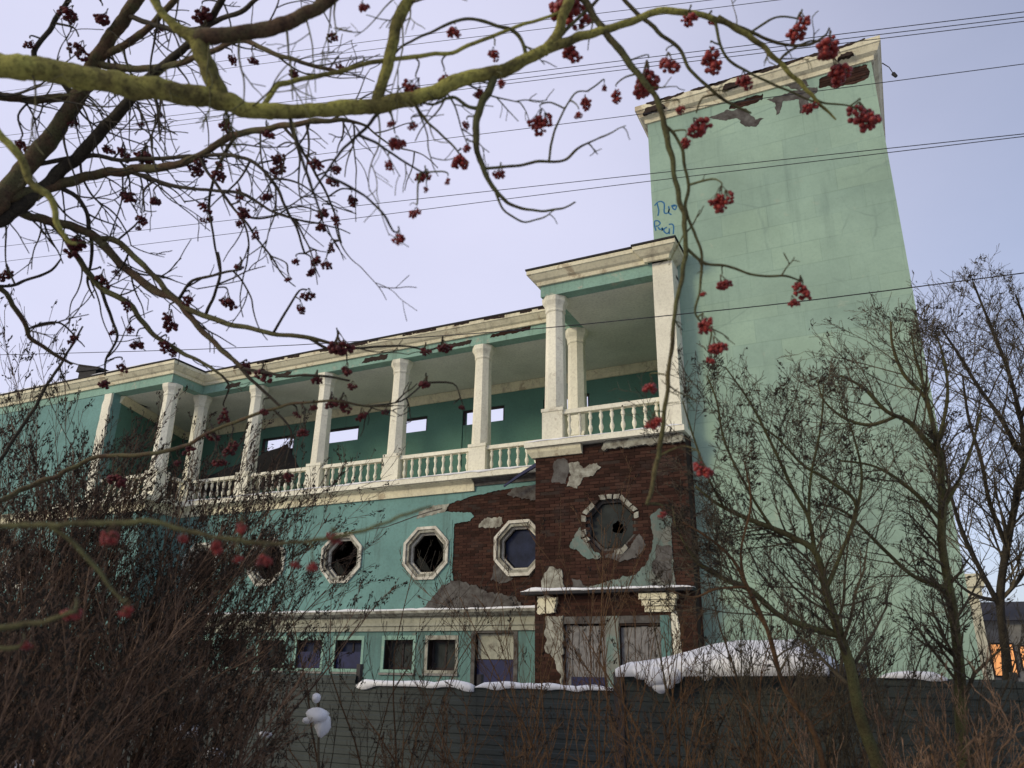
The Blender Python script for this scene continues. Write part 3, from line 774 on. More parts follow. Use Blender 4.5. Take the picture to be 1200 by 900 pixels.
for i in range(13):
    a = -22.0 + 14.0*(i+rng.random())/13; l = rng.uniform(0.2, 0.9)
    mb = MB(); mb.slab(ragged([(a,12.035),(a+l,12.03+rng.uniform(-.03,.03)),(a+l,12.10),(a,12.10)], 0.1, 0.022, 290+i), [], fy(YM), -0.306, -0.12); mb.build('broken_cornice_edge', M['mortar'], B)
# a bent drip rail on the tower's edge
mb = MB(); mb.tube([Vector((1.45,18.1,16.3)), Vector((1.58,18.1,16.12)), Vector((1.66,18.1,15.85))], [0.015,0.012,0.01], 5); mb.tube([Vector((1.64,18.1,15.9)), Vector((1.7,18.1,15.78))], [0.05,0.04], 6); mb.build('bent_bracket', M['roof'], B)
# blue hand-sprayed scrawl
strokes = [
    [(180,240),(230,180),(290,160),(350,190),(355,260),(345,350),(370,380),(420,370),(440,300),(425,250)],
    [(440,300),(425,370),(480,400)], [(470,250),(520,225),(570,240),(550,320),(500,290),(490,250),(540,245)],
    [(225,200),(260,330),(240,420)],
    [(200,600),(240,600),(290,550),(240,500),(175,510),(180,600),(205,680)],
    [(240,620),(280,670),(325,620),(310,690),(330,640)], [(400,620),(350,640),(340,690),(400,740),(440,700)],
    [(430,570),(490,560),(520,600),(510,740)], [(440,640),(440,740)]]
GR = [[(-4.69+0.0267*0, 0)]]
mb = MB()
for s in strokes:
    pts = [aty(755+x/15.0, 225+y/15.0, TY-0.056) for x, y in s]
    sm = []
    for i in range(len(pts)-1):
        for k in range(4): sm.append(pts[i].lerp(pts[i+1], k/4))
    sm.append(pts[-1])
    for _ in range(2): sm = [sm[0]] + [(sm[i-1]+sm[i]*2+sm[i+1])/4 for i in range(1, len(sm)-1)] + [sm[-1]]
    b = len(mb.v)
    for i, p in enumerate(sm):                     # flat ribbon of paint lying on the wall
        t = (sm[min(i+1,len(sm)-1)]-sm[max(i-1,0)]).normalized(); n2 = Vector((-t.z, 0, t.x))*0.020
        mb.v += [(p.x+n2.x, TY-0.0575, p.z+n2.z), (p.x-n2.x, TY-0.0575, p.z-n2.z)]
    for i in range(len(sm)-1):
        mb.f.append((b+2*i, b+2*i+1, b+2*i+3, b+2*i+2)); mb.m.append(0)
mb.build('painted_scrawl', M['paint_blue'], tp, fix=False)

# --- things on the building ------------------------------------------------------------------------------
mb = MB()
A, Bc = Vector((-23.9,20.42,7.95)), Vector((-19.55,21.25,9.42)); n = 40; wv = Vector((0.25,0.5,-0.78)).normalized()
for i in range(n+1):
    p = A.lerp(Bc, i/n) + Vector((0,0,0.02*math.sin(i*0.8))); q = p + wv*(0.35+0.75*min(1, i/18.0))
    mb.v += [tuple(p), tuple(q), tuple(p+Vector((0,.02,.02))), tuple(q+Vector((0,.02,.02)))]
for i in range(n):
    b = 4*i
    mb.f += [(b,b+1,b+5,b+4),(b+2,b+6,b+7,b+3),(b,b+4,b+6,b+2),(b+1,b+3,b+7,b+5)]; mb.m += [0]*4
mb.f += [(0,2,3,1),(4*n,4*n+1,4*n+3,4*n+2)]; mb.m += [0,0]
tag(mb.build('roofing_sheet', M['roof']), 'black corrugated roofing sheet fallen across the balcony balustrade', 'roofing sheet')
v = empty('roof_vent', (-27.3,18.45,12.16))
mb = MB(); mb.box(-27.95,-26.95,18.35,18.85,12.12,12.58); mb.build('housing', M['roof'], v)
mb = MB(); mb.v += [(-28.1,18.3,12.55),(-26.75,18.3,12.45),(-26.75,18.9,12.45),(-28.1,18.9,12.55),(-28.0,18.3,12.86),(-26.75,18.3,12.55),(-26.75,18.9,12.55),(-28.0,18.9,12.86)]
mb.f += [(0,3,2,1),(4,5,6,7),(0,1,5,4),(1,2,6,5),(2,3,7,6),(3,0,4,7)]; mb.m += [0]*6; mb.build('lid', M['roof'], v)
tag(v, 'small black roof vent box standing on the snowy cornice', 'roof vent')

# ------------------------------------------------------------------ fence
F = empty('fence', (-6, 10.5, 0))
tag(F, 'dark grey green ribbed sheet metal fence with snow along its top', 'fence')
FY = 10.5
def fence_panel(x0, x1, z1):
    mb = MB(); z = 0.02; prof = []; k = 0
    while z < z1:
        prof += [(0.0, z), (0.0, min(z+0.055, z1)), (0.011, min(z+0.068, z1)), (0.011, min(z+0.11, z1))]; z += 0.123
    n = len(prof)
    mb.v += [(x0, FY+y, z) for y, z in prof] + [(x1, FY+y, z) for y, z in prof]
    for i in range(n-1): mb.f.append((i, n+i, n+i+1, i+1)); mb.m.append(0)
    for i in range(n): pass
    mb.v += [(x0, FY+0.05, prof[0][1]), (x0, FY+0.05, z1), (x1, FY+0.05, prof[0][1]), (x1, FY+0.05, z1)]
    b = 2*n
    mb.f += [(b, b+1, b+3, b+2), (n-1, 2*n-1, b+3, b+1)]; mb.m += [0, 0]
    return mb.build('panel', M['fence'], F, fix=False)
xs = [-21.6,-19.1,-16.6,-14.1,-11.6,-9.6,-7.72,-5.6,-3.44,-1.2,1.0,3.4,5.8]
for i in range(len(xs)-1):
    top = 1.62 if xs[i] < -7.8 else (1.50 if xs[i] < -3.5 else 1.70)
    fence_panel(xs[i]+0.003, xs[i+1]-0.003, top + rng.uniform(-0.015, 0.015))
for i, x in enumerate(xs):
    mb = MB(); mb.box(x-0.035, x+0.035, FY+0.052, FY+0.13, -0.1, 1.66 if -7.5 < x < -3.6 else 1.78); mb.build('post', M['post'], F)
mb = MB(); mb.box(-3.55,-3.42,FY-0.04,FY-0.002,-0.1,1.72); mb.build('post', M['post'], F)
mb = MB(); snow_strip(mb, (-7.68,FY+0.03,1.47), (-5.65,FY+0.03,1.485), 0.075, 0.10, 41, step=0.06, hang=0.10)
snow_strip(mb, (-5.62,FY+0.03,1.485), (-3.5,FY+0.03,1.49), 0.07, 0.085, 44, step=0.06, hang=0.10); mb.build('snow', M['snow'], F, smooth=True)
mb = MB(); snow_strip(mb, (-0.35,FY+0.03,1.70), (0.35,FY+0.03,1.70), 0.07, 0.08, 47, step=0.06, hang=0.08); mb.build('snow', M['snow'], F, smooth=True)

# lean-to behind the fence, its roof deep in snow
S = empty('lean_to_shed', (-2.0, 11.6, 0))
tag(S, 'low shed behind the fence, its dark roof buried under a thick snow drift', 'shed')
mb = MB(); mb.v += [(-3.35,10.28,1.66),(-0.55,10.28,1.72),(-0.55,12.8,1.84),(-3.35,12.8,1.80),(-3.35,10.28,1.71),(-0.55,10.28,1.77),(-0.55,12.8,1.89),(-3.35,12.8,1.85)]
mb.f += [(0,3,2,1),(4,5,6,7),(0,1,5,4),(1,2,6,5),(2,3,7,6),(3,0,4,7)]; mb.m += [0]*6; mb.build('roof', M['roof'], S)
for x, y in ((-3.2,10.75),(-0.75,10.75),(-3.2,12.6),(-0.75,12.6)):
    mb = MB(); mb.box(x-0.05,x+0.05,y-0.05,y+0.05,-0.1,1.75); mb.build('post', M['dark_wood'], S)
mb = MB(); mb.box(-3.3,-0.65,12.66,12.7,0,1.78); mb.build('wall', M['dark_wood'], S)
def snow_heap(fn, nx, ny, x0, x1, y0, y1, base):
    mb = MB()
    for j in range(ny+1):
        for i in range(nx+1):
            u, v = i/nx, j/ny; x = x0+(x1-x0)*u; y = y0+(y1-y0)*v
            mb.v.append((x, y, fn(u, v, x, y)))
    w = nx+1
    for j in range(ny):
        for i in range(nx): mb.f.append((j*w+i, j*w+i+1, (j+1)*w+i+1, (j+1)*w+i)); mb.m.append(0)
    b = len(mb.v)
    rim = [i for i in range(w)] + [j*w+nx for j in range(1, ny+1)] + [ny*w+i for i in range(nx-1, -1, -1)] + [j*w for j in range(ny-1, 0, -1)]
    for r in rim: x, y, z = mb.v[r]; mb.v.append((x, y, base(x, y)))
    n = len(rim)
    for k in range(n): mb.f.append((rim[k], b+k, b+(k+1)%n, rim[(k+1)%n])); mb.m.append(0)
    mb.f.append(tuple(b+k for k in range(n))); mb.m.append(0)
    return mb
def drift(u, v, x, y):
    sm = lambda t: (lambda q: q*q*(3-2*q))(max(0.0, min(1.0, t)))
    e = max(0.0, min(1, u/0.05))**0.5 * max(0.0, min(1, (1-u)/0.16))**0.6 * (0.30+0.70*max(0.0, min(1, v/0.22))**0.5) * max(0.0, min(1, (1-v)/0.2))**0.5
    return 1.71 + 0.02*(x+3.35) + 0.045 + e*(0.09 + 0.25*sm(u/0.62) + 0.05*N((x,y,0),1.1,3) + 0.015*N((x,y,0),4,5))
sh = snow_heap(drift, 60, 34, -3.42, -0.86, 10.16, 12.7, lambda x, y: 1.665+0.02*(x+3.35))
sh.build('snow_drift', M['snow'], S, smooth=True)
def lump(mb, c, r, sq=(1,1,1), seed=0, n=14):
    b = len(mb.v); c = Vector(c)
    rows = n//2
    for i in range(rows+1):
        th = math.pi*i/rows
        for j in range(n):
            ph = 2*math.pi*j/n
            d = Vector((math.sin(th)*math.cos(ph), math.sin(th)*math.sin(ph), math.cos(th)))
            rr = r*(1 + 0.26*N(d*1.2, 1, seed) + 0.07*N(d*3.0, 1, seed+3))
            mb.v.append((c.x+d.x*rr*sq[0], c.y+d.y*rr*sq[1], c.z+d.z*rr*sq[2]))
    for i in range(rows):
        for j in range(n):
            j2 = (j+1) % n; mb.f.append((b+i*n+j, b+(i+1)*n+j, b+(i+1)*n+j2, b+i*n+j2)); mb.m.append(0)
mb = MB()
for k, (px, py, r, q) in enumerate([(752,788,0.11,.8),(768,792,0.14,.9),(788,790,0.13,.8),(774,804,0.09,1),(804,784,0.11,.7),(784,801,0.06,1),(828,793,0.05,1)]):
    lump(mb, aty(px, py, 10.22), r, (1.2, 0.8, q), k*3.7)
mb.build('snow_cornice', M['snow'], S, smooth=True)

# snow lumps caught in the thicket
for k, (px, py, dep, lumps, lab) in enumerate([
        (372, 838, 7.0, [(0,0,0.085,(1.3,1,.75)),(6,11,0.085,(.9,.9,1.15)),(-12,6,0.04,(1.2,1,.7)),(-1,-20,0.045,(.9,.9,.9))], 'bright white snow clump caught on a broken branch before the fence'),
        (218, 853, 7.2, [(0,0,0.09,(1.4,1,.6)),(8,4,0.07,(1.2,1,.8)),(-6,8,0.05,(1,1,1))], 'flat grey snow clump deep in the left thicket'),
        (250, 884, 6.8, [(0,0,0.08,(1.3,1,.6)),(8,3,0.06,(1.2,1,.8))], 'loose snow clump low in the left thicket'),
        (308, 860, 7.0, [(0,0,0.035,(1.3,1,.6)),(6,1,0.03,(1.2,1,.8))], 'tiny snow clump between thicket and fence')]):
    c = at(px, py, dep)
    mb = MB()
    for dx, dy, r, sq in lumps:
        lump(mb, at(px+dx, py+dy, dep), r, sq, k*5.1+dx)
    mb.tube([Vector((c.x+0.10, c.y+0.05, -0.05)), Vector((c.x+0.05, c.y+0.05, c.z*0.5)), Vector((c.x, c.y, c.z+0.13)), Vector((c.x-0.02, c.y, c.z+0.22))], [0.014,0.012,0.009,0.006], 6, 1)
    o = mb.build('snow_clump', [M['snow'], M['twig_dark']], smooth=True)
    tag(o, lab, 'snow clump')

# ------------------------------------------------------------------ far house on the right
H = empty('distant_house', tuple(Vector((aty(1200, 790, 46).x, 46, 0))))
hx = aty(1150, 790, 46).x
mb = MB(); mb.box(hx-0.2, hx+12, 46, 54, -0.2, 4.4); mb.build('wall', M['concrete'], H)
mb = MB(); mb.v += [(hx-0.6,45.6,4.4),(hx+12.4,45.6,4.4),(hx+12.4,54.4,4.4),(hx-0.6,54.4,4.4),(hx-0.6,50,5.6),(hx+12.4,50,5.6)]
mb.f += [(0,1,5,4),(2,3,4,5),(1,2,5),(3,0,4),(0,3,2,1)]; mb.m += [0]*5; mb.build('roof', M['roof'], H)
ch = MB(); ch.box(hx-0.6, hx+0.4, 44.6, 45.55, -0.1, 5.4); ch.box(hx-0.75, hx+0.55, 44.45, 45.57, 5.4, 5.9); ch.box(hx-0.9, hx+0.7, 44.3, 45.58, 5.9, 6.5); ch.build('chimney', M['cream'], H)
for k, (a, b, z0, z1, mt) in enumerate([(0.6,1.5,1.9,3.3,'lit'), (1.8,2.5,2.2,3.2,'lit'), (3.1,3.7,2.6,3.9,'lit_pink'), (4.1,5.0,2.4,3.6,'lit'), (6.0,7.0,2.2,3.4,'lit')]):
    w = link('window', None, H, (hx+a, 46, z0))
    mb = MB(); mb.slab(rect(hx+a-0.08, hx+b+0.08, z0-0.08, z1+0.08), [rect(hx+a, hx+b, z0, z1)], fy(46), -0.06, -0.002); mb.build('frame', M['dark_wood'], w)
    mb = MB(); mb.box(hx+a, hx+b, 45.97, 45.99, z0, z1); mb.build('pane', M[mt], w)
tag(H, 'distant low house with orange lit windows and a pale stepped chimney', 'house')

# ------------------------------------------------------------------ overhead cables
WIRES = [
    ('upper cable of the three strung past the tower cornice', 14.0, [(-80,168),(0,160),(595,88),(720,72),(1200,14),(1290,3)]),
    ('middle cable of the three strung past the tower cornice', 14.4, [(-80,176),(0,167),(595,94),(720,78),(1200,20),(1290,9)]),
    ('lower cable of the three strung past the tower cornice', 14.8, [(-80,183),(0,173),(595,98),(720,83),(1200,25),(1290,14)]),
    ('single thin cable strung across the peeling top of the tower', 15.2, [(-80,238),(0,228),(475,168),(720,138),(1200,75),(1290,63)]),
    ('upper cable of the close pair strung above the blue graffiti', 14.2, [(-80,299),(0,289),(400,243),(720,208),(1200,157),(1290,147)]),
    ('lower cable of the close pair strung above the blue graffiti', 14.6, [(-80,317),(0,307),(400,258),(720,217),(1200,160),(1290,149)]),
    ('single cable strung in front of the column tops and portico', 13.0, [(-80,417),(0,416),(300,408),(620,387),(780,370),(920,356),(1200,320),(1290,308)]),
    ('upper cable of the pair strung behind the mossy limb high above the balcony', 15.6, [(-80,118),(0,108),(400,52),(690,17),(900,-8)]),
    ('lower cable of the pair strung behind the mossy limb high above the balcony', 15.9, [(-80,128),(0,116),(400,62),(710,25),(960,-6)]),
]
for lab, y, pts in WIRES:
    P = [aty(px, py, y) for px, py in pts]
    a, b = P[0], P[-1]
    Q = []
    for i in range(len(P)-1):
        for k in range(5): Q.append(P[i].lerp(P[i+1], k/5))
    Q.append(P[-1])
    for _ in range(4): Q = [Q[0]] + [(Q[i-1]+Q[i]*2+Q[i+1])/4 for i in range(1, len(Q)-1)] + [Q[-1]]
    mb = MB(); mb.tube(Q, [0.0085 if 'single cable' not in lab else 0.010]*len(Q), 5)
    tag(mb.build('overhead_cable', M['wire'], fix=False), lab, 'cable', 'overhead cables')

#@@PLANTS@@
# ------------------------------------------------------------------ rowan tree over the street
def spline(pts, sub=5):
    """Catmull-Rom through lists of numbers"""
    out = []; n = len(pts)
    for i in range(n-1):
        p0, p1, p2, p3 = pts[max(i-1,0)], pts[i], pts[i+1], pts[min(i+2,n-1)]
        for k in range(sub):
            t = k/sub
            out.append([0.5*((2*b) + (-a+c)*t + (2*a-5*b+4*c-d)*t*t + (-a+3*b-3*c+d)*t**3) for a, b, c, d in zip(p0,p1,p2,p3)])
    out.append(list(pts[-1]))
    return out
def dN(px, py): return 2.85 + 0.0006*px
def dB(px, py): return 4.5 + 0.5*math.sin(px*0.011+0.5) + 0.0006*py
def dL(px, py): return 1.7
DEP = {'N': dN, 'B': dB, 'L': dL}
# traced limbs: layer, bark, points (px, py, thickness in px[, own distance])
LIMBS = [
 ('N','bark_moss',[(-300,140,40,4.1),(-180,95,35,3.5),(-70,78,31,2.95),(0,77,28),(67,85,28),(133,97,27),(200,107,25),(260,118,23),(293,130,19),(345,130,17),(400,128,17),(443,123,17.5),(500,110,17),(550,90,16),(600,78,15),(640,57,13),(687,42,10),(733,27,9),(773,13,8),(800,14,8),(840,22,7),(880,44,7),(912,72,6),(944,104,5),(962,122,4),(980,140,2)]),
 ('N','bark_moss',[(262,118,22),(250,95,20),(240,73,19),(229,47,18),(205,30,11),(182,5,9),(165,-25,9)]),
 ('N','bark_brown',[(228,48,18),(240,42,19),(267,40,18),(317,33,17),(350,20,16),(383,0,15),(410,-25,14)]),
 ('N','bark_moss',[(440,122,13),(453,77,13),(463,37,14),(478,0,14),(488,-30,14)]),
 ('N','bark_moss',[(638,60,13),(650,45,12),(657,27,12),(667,-5,13),(672,-30,13)]),
 ('N','bark_olive',[(580,84,10),(575,100,9),(563,127,9),(557,157,8),(562,183,7),(570,207,6),(580,223,5),(600,240,4),(630,247,3),(657,245,2.5),(675,237,2)]),
 ('N','bark_olive',[(580,223,4),(590,245,3),(613,260,2.5),(630,257,2)]),
 ('N','bark_olive',[(567,199,4),(600,195,4),(627,190,4),(660,188,3.5),(680,173,3),(705,160,2)]),
 ('N','bark_olive',[(643,191,3),(648,160,3),(657,137,2.5),(673,110,2),(690,107,1.6)]),
 ('N','bark_olive',[(563,127,5),(547,125,5),(530,115,4),(505,122,3),(475,112,2.5)]),
 ('N','bark_olive',[(617,72,6),(613,50,5),(600,35,5),(583,30,4.5),(553,22,4),(527,28,4),(500,40,3.5),(473,53,3),(460,67,2.5)]),
 ('N','bark_moss',[(305,126,7),(327,100,7),(360,92,6.5),(400,83,6),(467,68,6),(517,63,5.5),(550,53,5),(600,33,4.5),(633,22,4),(660,14,4)]),
 ('N','bark_olive',[(672,-10,9),(690,7,8),(713,43,8),(740,77,8),(764,108,7),(778,144,7),(788,188,6.5),(796,228,6),(802,256,6),(803,296,5.5),(796,340,5),(790,373,5),(783,440,5),(774,520,5.5),(766,560,6),(758,592,4)]),
 ('N','bark_olive',[(778,146,4),(792,160,4),(800,180,4),(806,216,4),(804,248,4),(816,276,3.5),(822,304,3.5),(820,340,3),(814,365,2.5),(824,380,2)]),
 ('N','bark_olive',[(803,290,4),(824,308,3.5),(852,312,3),(884,322,3),(920,324,2.5),(940,330,2)]),
 ('N','bark_olive',[(728,-8,5),(736,4,5),(772,38,5),(794,56,4.5),(808,80,4),(828,100,4),(854,120,3.5),(880,132,2.5)]),
 ('N','bark_olive',[(836,22,4),(844,52,3.5),(856,72,3.5),(880,86,3),(904,98,3),(936,112,2.5),(955,120,2)]),
 ('N','bark_olive',[(840,20,5),(880,38,4.5),(920,52,4),(948,52,3.5),(968,40,2.5)]),
 ('N','bark_olive',[(880,38,3),(895,28,3),(912,20,2.5),(938,22,2)]),
 ('N','bark_olive',[(912,72,3),(925,60,3),(950,48,2.5),(972,50,2)]),
 ('N','bark_olive',[(948,108,3),(964,120,2.5),(996,124,2),(1004,130,1.6)]),
 ('N','bark_olive',[(485,118,4),(500,142,3.5),(515,156,3),(533,173,2.5),(540,184,2)]),
 ('N','bark_dark',[(455,124,5),(440,138,4.5),(420,157,4),(398,180,3.5),(380,205,3),(365,228,2)]),
 ('N','bark_dark',[(420,157,4),(440,167,3.5),(458,178,3),(490,200,2.5),(500,202,2)]),
 ('N','bark_dark',[(380,205,3),(400,214,3.5),(430,232,3),(450,252,3),(460,270,2.5),(467,272,2)]),
 ('N','bark_dark',[(340,135,5),(345,155,4.5),(352,180,4),(364,215,3.5),(372,240,3),(378,255,2.5)]),
 ('N','bark_olive',[(650,48,5),(700,0,4),(720,-20,4)]),
 ('B','bark_brown',[(-290,380,44,4.2),(-150,320,34,4.4),(-10,245,22),(0,232,22),(43,182,20),(83,127,18),(110,76,17),(133,40,15),(160,0,14),(178,-30,13)]),
 ('B','bark_dark',[(-10,250,18),(0,257,17),(50,220,15),(90,183,14),(123,150,13),(150,120,12),(178,88,10),(217,55,9),(240,30,8),(265,-10,8)]),
 ('B','bark_brown',[(10,232,12),(67,217,12),(110,205,11),(150,200,10),(207,192,9),(240,177,8),(277,158,8),(333,148,7),(367,143,6),(400,140,5),(430,148,3)]),
 ('B','bark_brown',[(-150,150,12,4.3),(-40,112,10),(0,113,10),(33,117,10),(83,113,9),(110,100,8)]),
 ('B','bark_dark',[(40,194,6),(100,183,6),(150,187,5),(233,182,5),(277,183,4.5),(300,193,4),(320,213,4),(333,240,3.5),(347,267,3),(357,297,2.5)]),
 ('B','bark_brown',[(-40,238,11),(0,240,10),(33,253,10),(77,263,10),(113,279,10),(143,310,9),(177,337,9),(207,353,8),(233,383,7),(260,410,6),(285,432,4)]),
 ('B','bark_olive',[(113,279,6),(133,282,7),(160,302,7),(187,330,7),(213,357,7),(240,370,6.5),(283,382,6),(320,390,5.5),(360,395,5),(395,405,3.5)]),
 ('B','bark_olive',[(60,258,7),(77,280,7),(97,310,7),(117,337,7),(147,353,6.5),(167,377,6),(187,397,5.5),(213,413,5),(237,425,4),(260,440,3)]),
 ('N','bark_moss',[(-70,80,12),(-30,120,10),(0,157,9),(27,190,9),(37,213,9),(60,233,8),(67,260,7),(80,283,5),(90,286,4)]),
 ('B','bark_brown',[(112,74,9),(160,80,8),(217,72,7),(253,57,6.5),(283,48,6),(333,67,5),(400,86,4)]),
 ('B','bark_brown',[(118,66,9),(127,62,9),(160,43,8),(200,5,7),(225,-25,7)]),
 ('B','bark_dark',[(90,112,7),(60,85,7),(40,62,6),(60,30,6),(77,3,6),(90,-20,6)]),
 ('B','bark_dark',[(150,18,6),(213,37,6),(267,20,6),(300,0,5),(330,-20,5)]),
 ('B','bark_dark',[(150,200,5),(200,217,4.5),(240,223,4),(283,227,4),(317,247,3),(345,257,2.5),(372,262,2)]),
 ('B','bark_brown',[(-150,330,8,4.35),(-60,330,6),(0,338,6),(27,377,5.5),(37,397,5),(67,417,4),(85,427,3)]),
 ('B','bark_dark',[(-60,334,4),(7,335,4),(30,328,3.5),(60,317,3),(72,303,2)]),
 ('B','bark_dark',[(30,386,3),(53,378,3),(70,379,2.5),(85,390,2)]),
 ('B','bark_brown',[(-200,560,9,4.2),(-90,600,7,4.4),(-10,590,6),(30,572,6),(82,550,5.5),(112,537,5),(175,532,5),(217,522,4.5),(250,505,4),(287,490,4),(330,476,3.5),(390,470,3),(430,476,2.5),(460,476,2)]),
 ('B','bark_dark',[(-60,598,6),(-15,560,5),(0,540,4.5),(40,478,4),(58,446,3.5),(75,420,3),(97,382,2)]),
 ('B','bark_dark',[(260,410,5),(290,440,4.5),(310,460,4),(330,476,3.5)]),
 ('B','bark_dark',[(285,432,4),(330,440,3.5),(372,440,3),(410,446,2.5)]),
 ('B','bark_dark',[(360,395,4),(392,412,3.5),(420,408,3),(470,405,2.5),(500,410,2.5),(519,405,2)]),
 ('B','bark_dark',[(430,476,2.5),(470,470,2),(500,446,2)]),
 ('L','bark_olive',[(-300,600,12,4.2),(-150,630,9,2.9),(-60,620,7),(0,617,6.5),(57,615,6.5),(125,612,6.5),(181,612,6),(227,624,5.5),(302,636,5),(378,632,4.5),(440,617,4),(480,601,3.5),(507,593,2.5)]),
 ('L','bark_olive',[(-150,760,9,2.9),(-60,745,8),(0,736,7),(50,728,6),(89,716,4)]),
 ('L','bark_olive',[(-60,745,6),(10,760,5),(28,752,3)]),
 ('L','bark_olive',[(57,615,5),(100,650,5),(130,690,4),(149,708,3)]),
 ('B','bark_dark',[(67,217,6),(95,235,5.5),(105,265,5),(108,300,4),(102,330,3),(110,350,2)]),
 ('B','bark_dark',[(233,182,4),(250,210,4),(270,240,3.5),(290,262,3),(305,285,2.5),(318,300,2)]),
 ('B','bark_dark',[(277,160,4),(262,180,4),(250,215,3.5),(245,240,3),(252,290,2.5),(258,320,2)]),
 ('B','bark_dark',[(333,148,4),(350,170,4),(362,190,3.5),(380,222,3),(392,250,2.5),(400,285,2)]),
 ('B','bark_dark',[(207,353,4),(225,330,3.5),(260,320,3),(282,315,2.5)]),
 ('B','bark_dark',[(240,370,4),(252,340,3.5),(258,318,3),(255,295,2.5)]),
 ('B','bark_dark',[(320,390,3.5),(335,365,3),(350,342,2.5),(360,340,2)]),
 ('B','bark_dark',[(117,337,4),(130,370,3.5),(137,395,3),(125,420,2.5),(123,440,2)]),
]
RED = [(664,8,26),(760,93,22),(781,76,14),(833,70,17),(810,22,12),(834,24,8),(940,32,16),(972,58,20),(984,84,18),(874,94,11),(796,130,8),(816,152,17),(804,166,9),(952,126,10),(1008,140,19),(846,234,14),(846,334,11),(823,345,5),(938,340,13),(930,354,8),(824,382,11),(838,408,13),(831,422,7),(762,455,12),(767,497,11),(820,550,14),(776,602,6),(668,62,14),(533,40,10),(580,63,8),(488,107,14),(520,95,10),(588,97,7),(562,108,8),(633,142,14),(687,120,10),(678,135,6),(722,112,9),(708,102,5),(547,147,6),(540,192,14),(547,173,7),(587,203,9),(463,170,12),(455,192,8),(498,208,10),(500,222,4),(525,212,5),(488,250,8),(467,278,9),(482,147,6),(460,145,6),(425,10,8)]
DARK = [(120,22,13),(83,17,12),(92,57,12),(35,53,7),(87,145,6),(25,170,8),(35,178,9),(170,186,14),(145,180,9),(127,177,8),(147,230,11),(180,235,9),(168,258,8),(163,268,4),(145,293,5),(237,193,9),(228,202,10),(258,205,10),(257,193,6),(280,228,7),(240,245,8),(242,258,7),(288,252,9),(282,245,5),(280,262,6),(300,275,6),(313,230,8),(312,155,10),(262,147,9),(325,187,10),(327,200,9),(370,193,10),(388,213,9),(393,200,8),(378,252,9),(377,268,8),(395,257,7),(388,290,6),(272,70,7),(295,70,8),(345,87,8),(388,42,8),(237,20,13),(187,35,6),(167,145,5),(187,135,5),(397,77,7),(412,235,8),
 (7,323,9),(118,328,11),(137,319,5),(150,358,7),(222,352,8),(198,377,12),(160,405,9),(195,405,9),(205,412,7),(132,389,5),(152,386,6),(87,397,7),(143,430,7),(267,355,11),(282,312,7),(360,348,9),(352,362,7),(347,308,6),(370,305,8),(383,310,8),(365,318,7),(338,327,5),(92,288,15),(395,407,17),(308,438,11),(289,433,8),(372,445,8),(263,487,9),(247,510,10),(223,527,8),(272,525,10),(255,542,9),(138,562,13),(208,543,6),(357,508,8),(348,487,5),(368,478,6),(389,472,9),(337,558,8),(308,482,7),(123,452,8),(407,436,9),(413,454,7),(403,474,10),(424,487,8),(453,482,6),(519,408,10),(499,413,8),(499,450,9),(541,477,5)]
LOW = [(283,618,9),(253,641,10),(278,654,6),(310,655,11),(347,661,7),(366,663,9),(389,631,9),(215,630,8),(132,628,13),(89,719,13),(149,715,10),(28,755,9)]

q0 = at(-300, 330, 4.2)
R = empty('rowan_tree', (q0.x, q0.y, 0))
tag(R, 'leafless rowan tree with mossy limbs and hanging clusters of red berries', 'tree')
rr = random.Random(11)
mb = MB(); q1 = at(-290, 100, 4.15)
tp_ = spline([(q0.x+0.05,q0.y,-0.1,0.20),(q0.x,q0.y,0.8,0.15),(q0.x,q0.y,q0.z,0.125),(q1.x,q1.y,q1.z,0.10),(q1.x-0.1,q1.y+0.1,q1.z+1.0,0.06),(q1.x-0.1,q1.y+0.1,q1.z+2.0,0.02)], 5)
mb.tube([Vector(p[:3]) for p in tp_], [p[3] for p in tp_], 12); mb.build('trunk', M['bark_brown'], R, smooth=True, fix=False)
SAMP = {'N': [], 'B': [], 'L': []}
for li, (lay, bk, pts) in enumerate(LIMBS):
    P = [(p[0], p[1], p[2], p[3] if len(p) > 3 else DEP[lay](p[0], p[1])) for p in pts]
    thick = max(p[2] for p in pts) > 8
    S_ = spline(P, 14 if thick else 6)
    V = []; W = []
    for i, (px, py, w, d) in enumerate(S_):
        jx = 1.0*N((px, py, li), 0.05, 2)*min(w, 6)*0.5; jy = 1.0*N((px, py, li), 0.05, 9)*min(w, 6)*0.5
        V.append(at(px+jx, py+jy, d))
        W.append(max(0.0011, 0.5*w*d/FPX*(1+0.10*N((px, py, li), 0.05, 5)+0.06*N((px, py, li), 0.17, 1))))
        if -10 < px < 1100: SAMP[lay].append((px+jx, py+jy, d, w))
    mb = MB(); n_ = 16 if thick else 6; mb.tube(V, W, n_)
    if thick:                                        # knots, ridges and swellings in the bark
        for i in range(len(V)):
            for j in range(n_):
                q = Vector(mb.v[i*n_+j]); d = q - V[i]
                k = 1 + 0.07*N(q, 16, li) + 0.07*N(q, 50, li+3) + 0.04*N(q, 120, li) + 0.5*max(0, N(q, 7, li+8)-0.45)
                mb.v[i*n_+j] = tuple(V[i] + d*k)
    mb.build('limb', M[bk], R, smooth=True, fix=False)
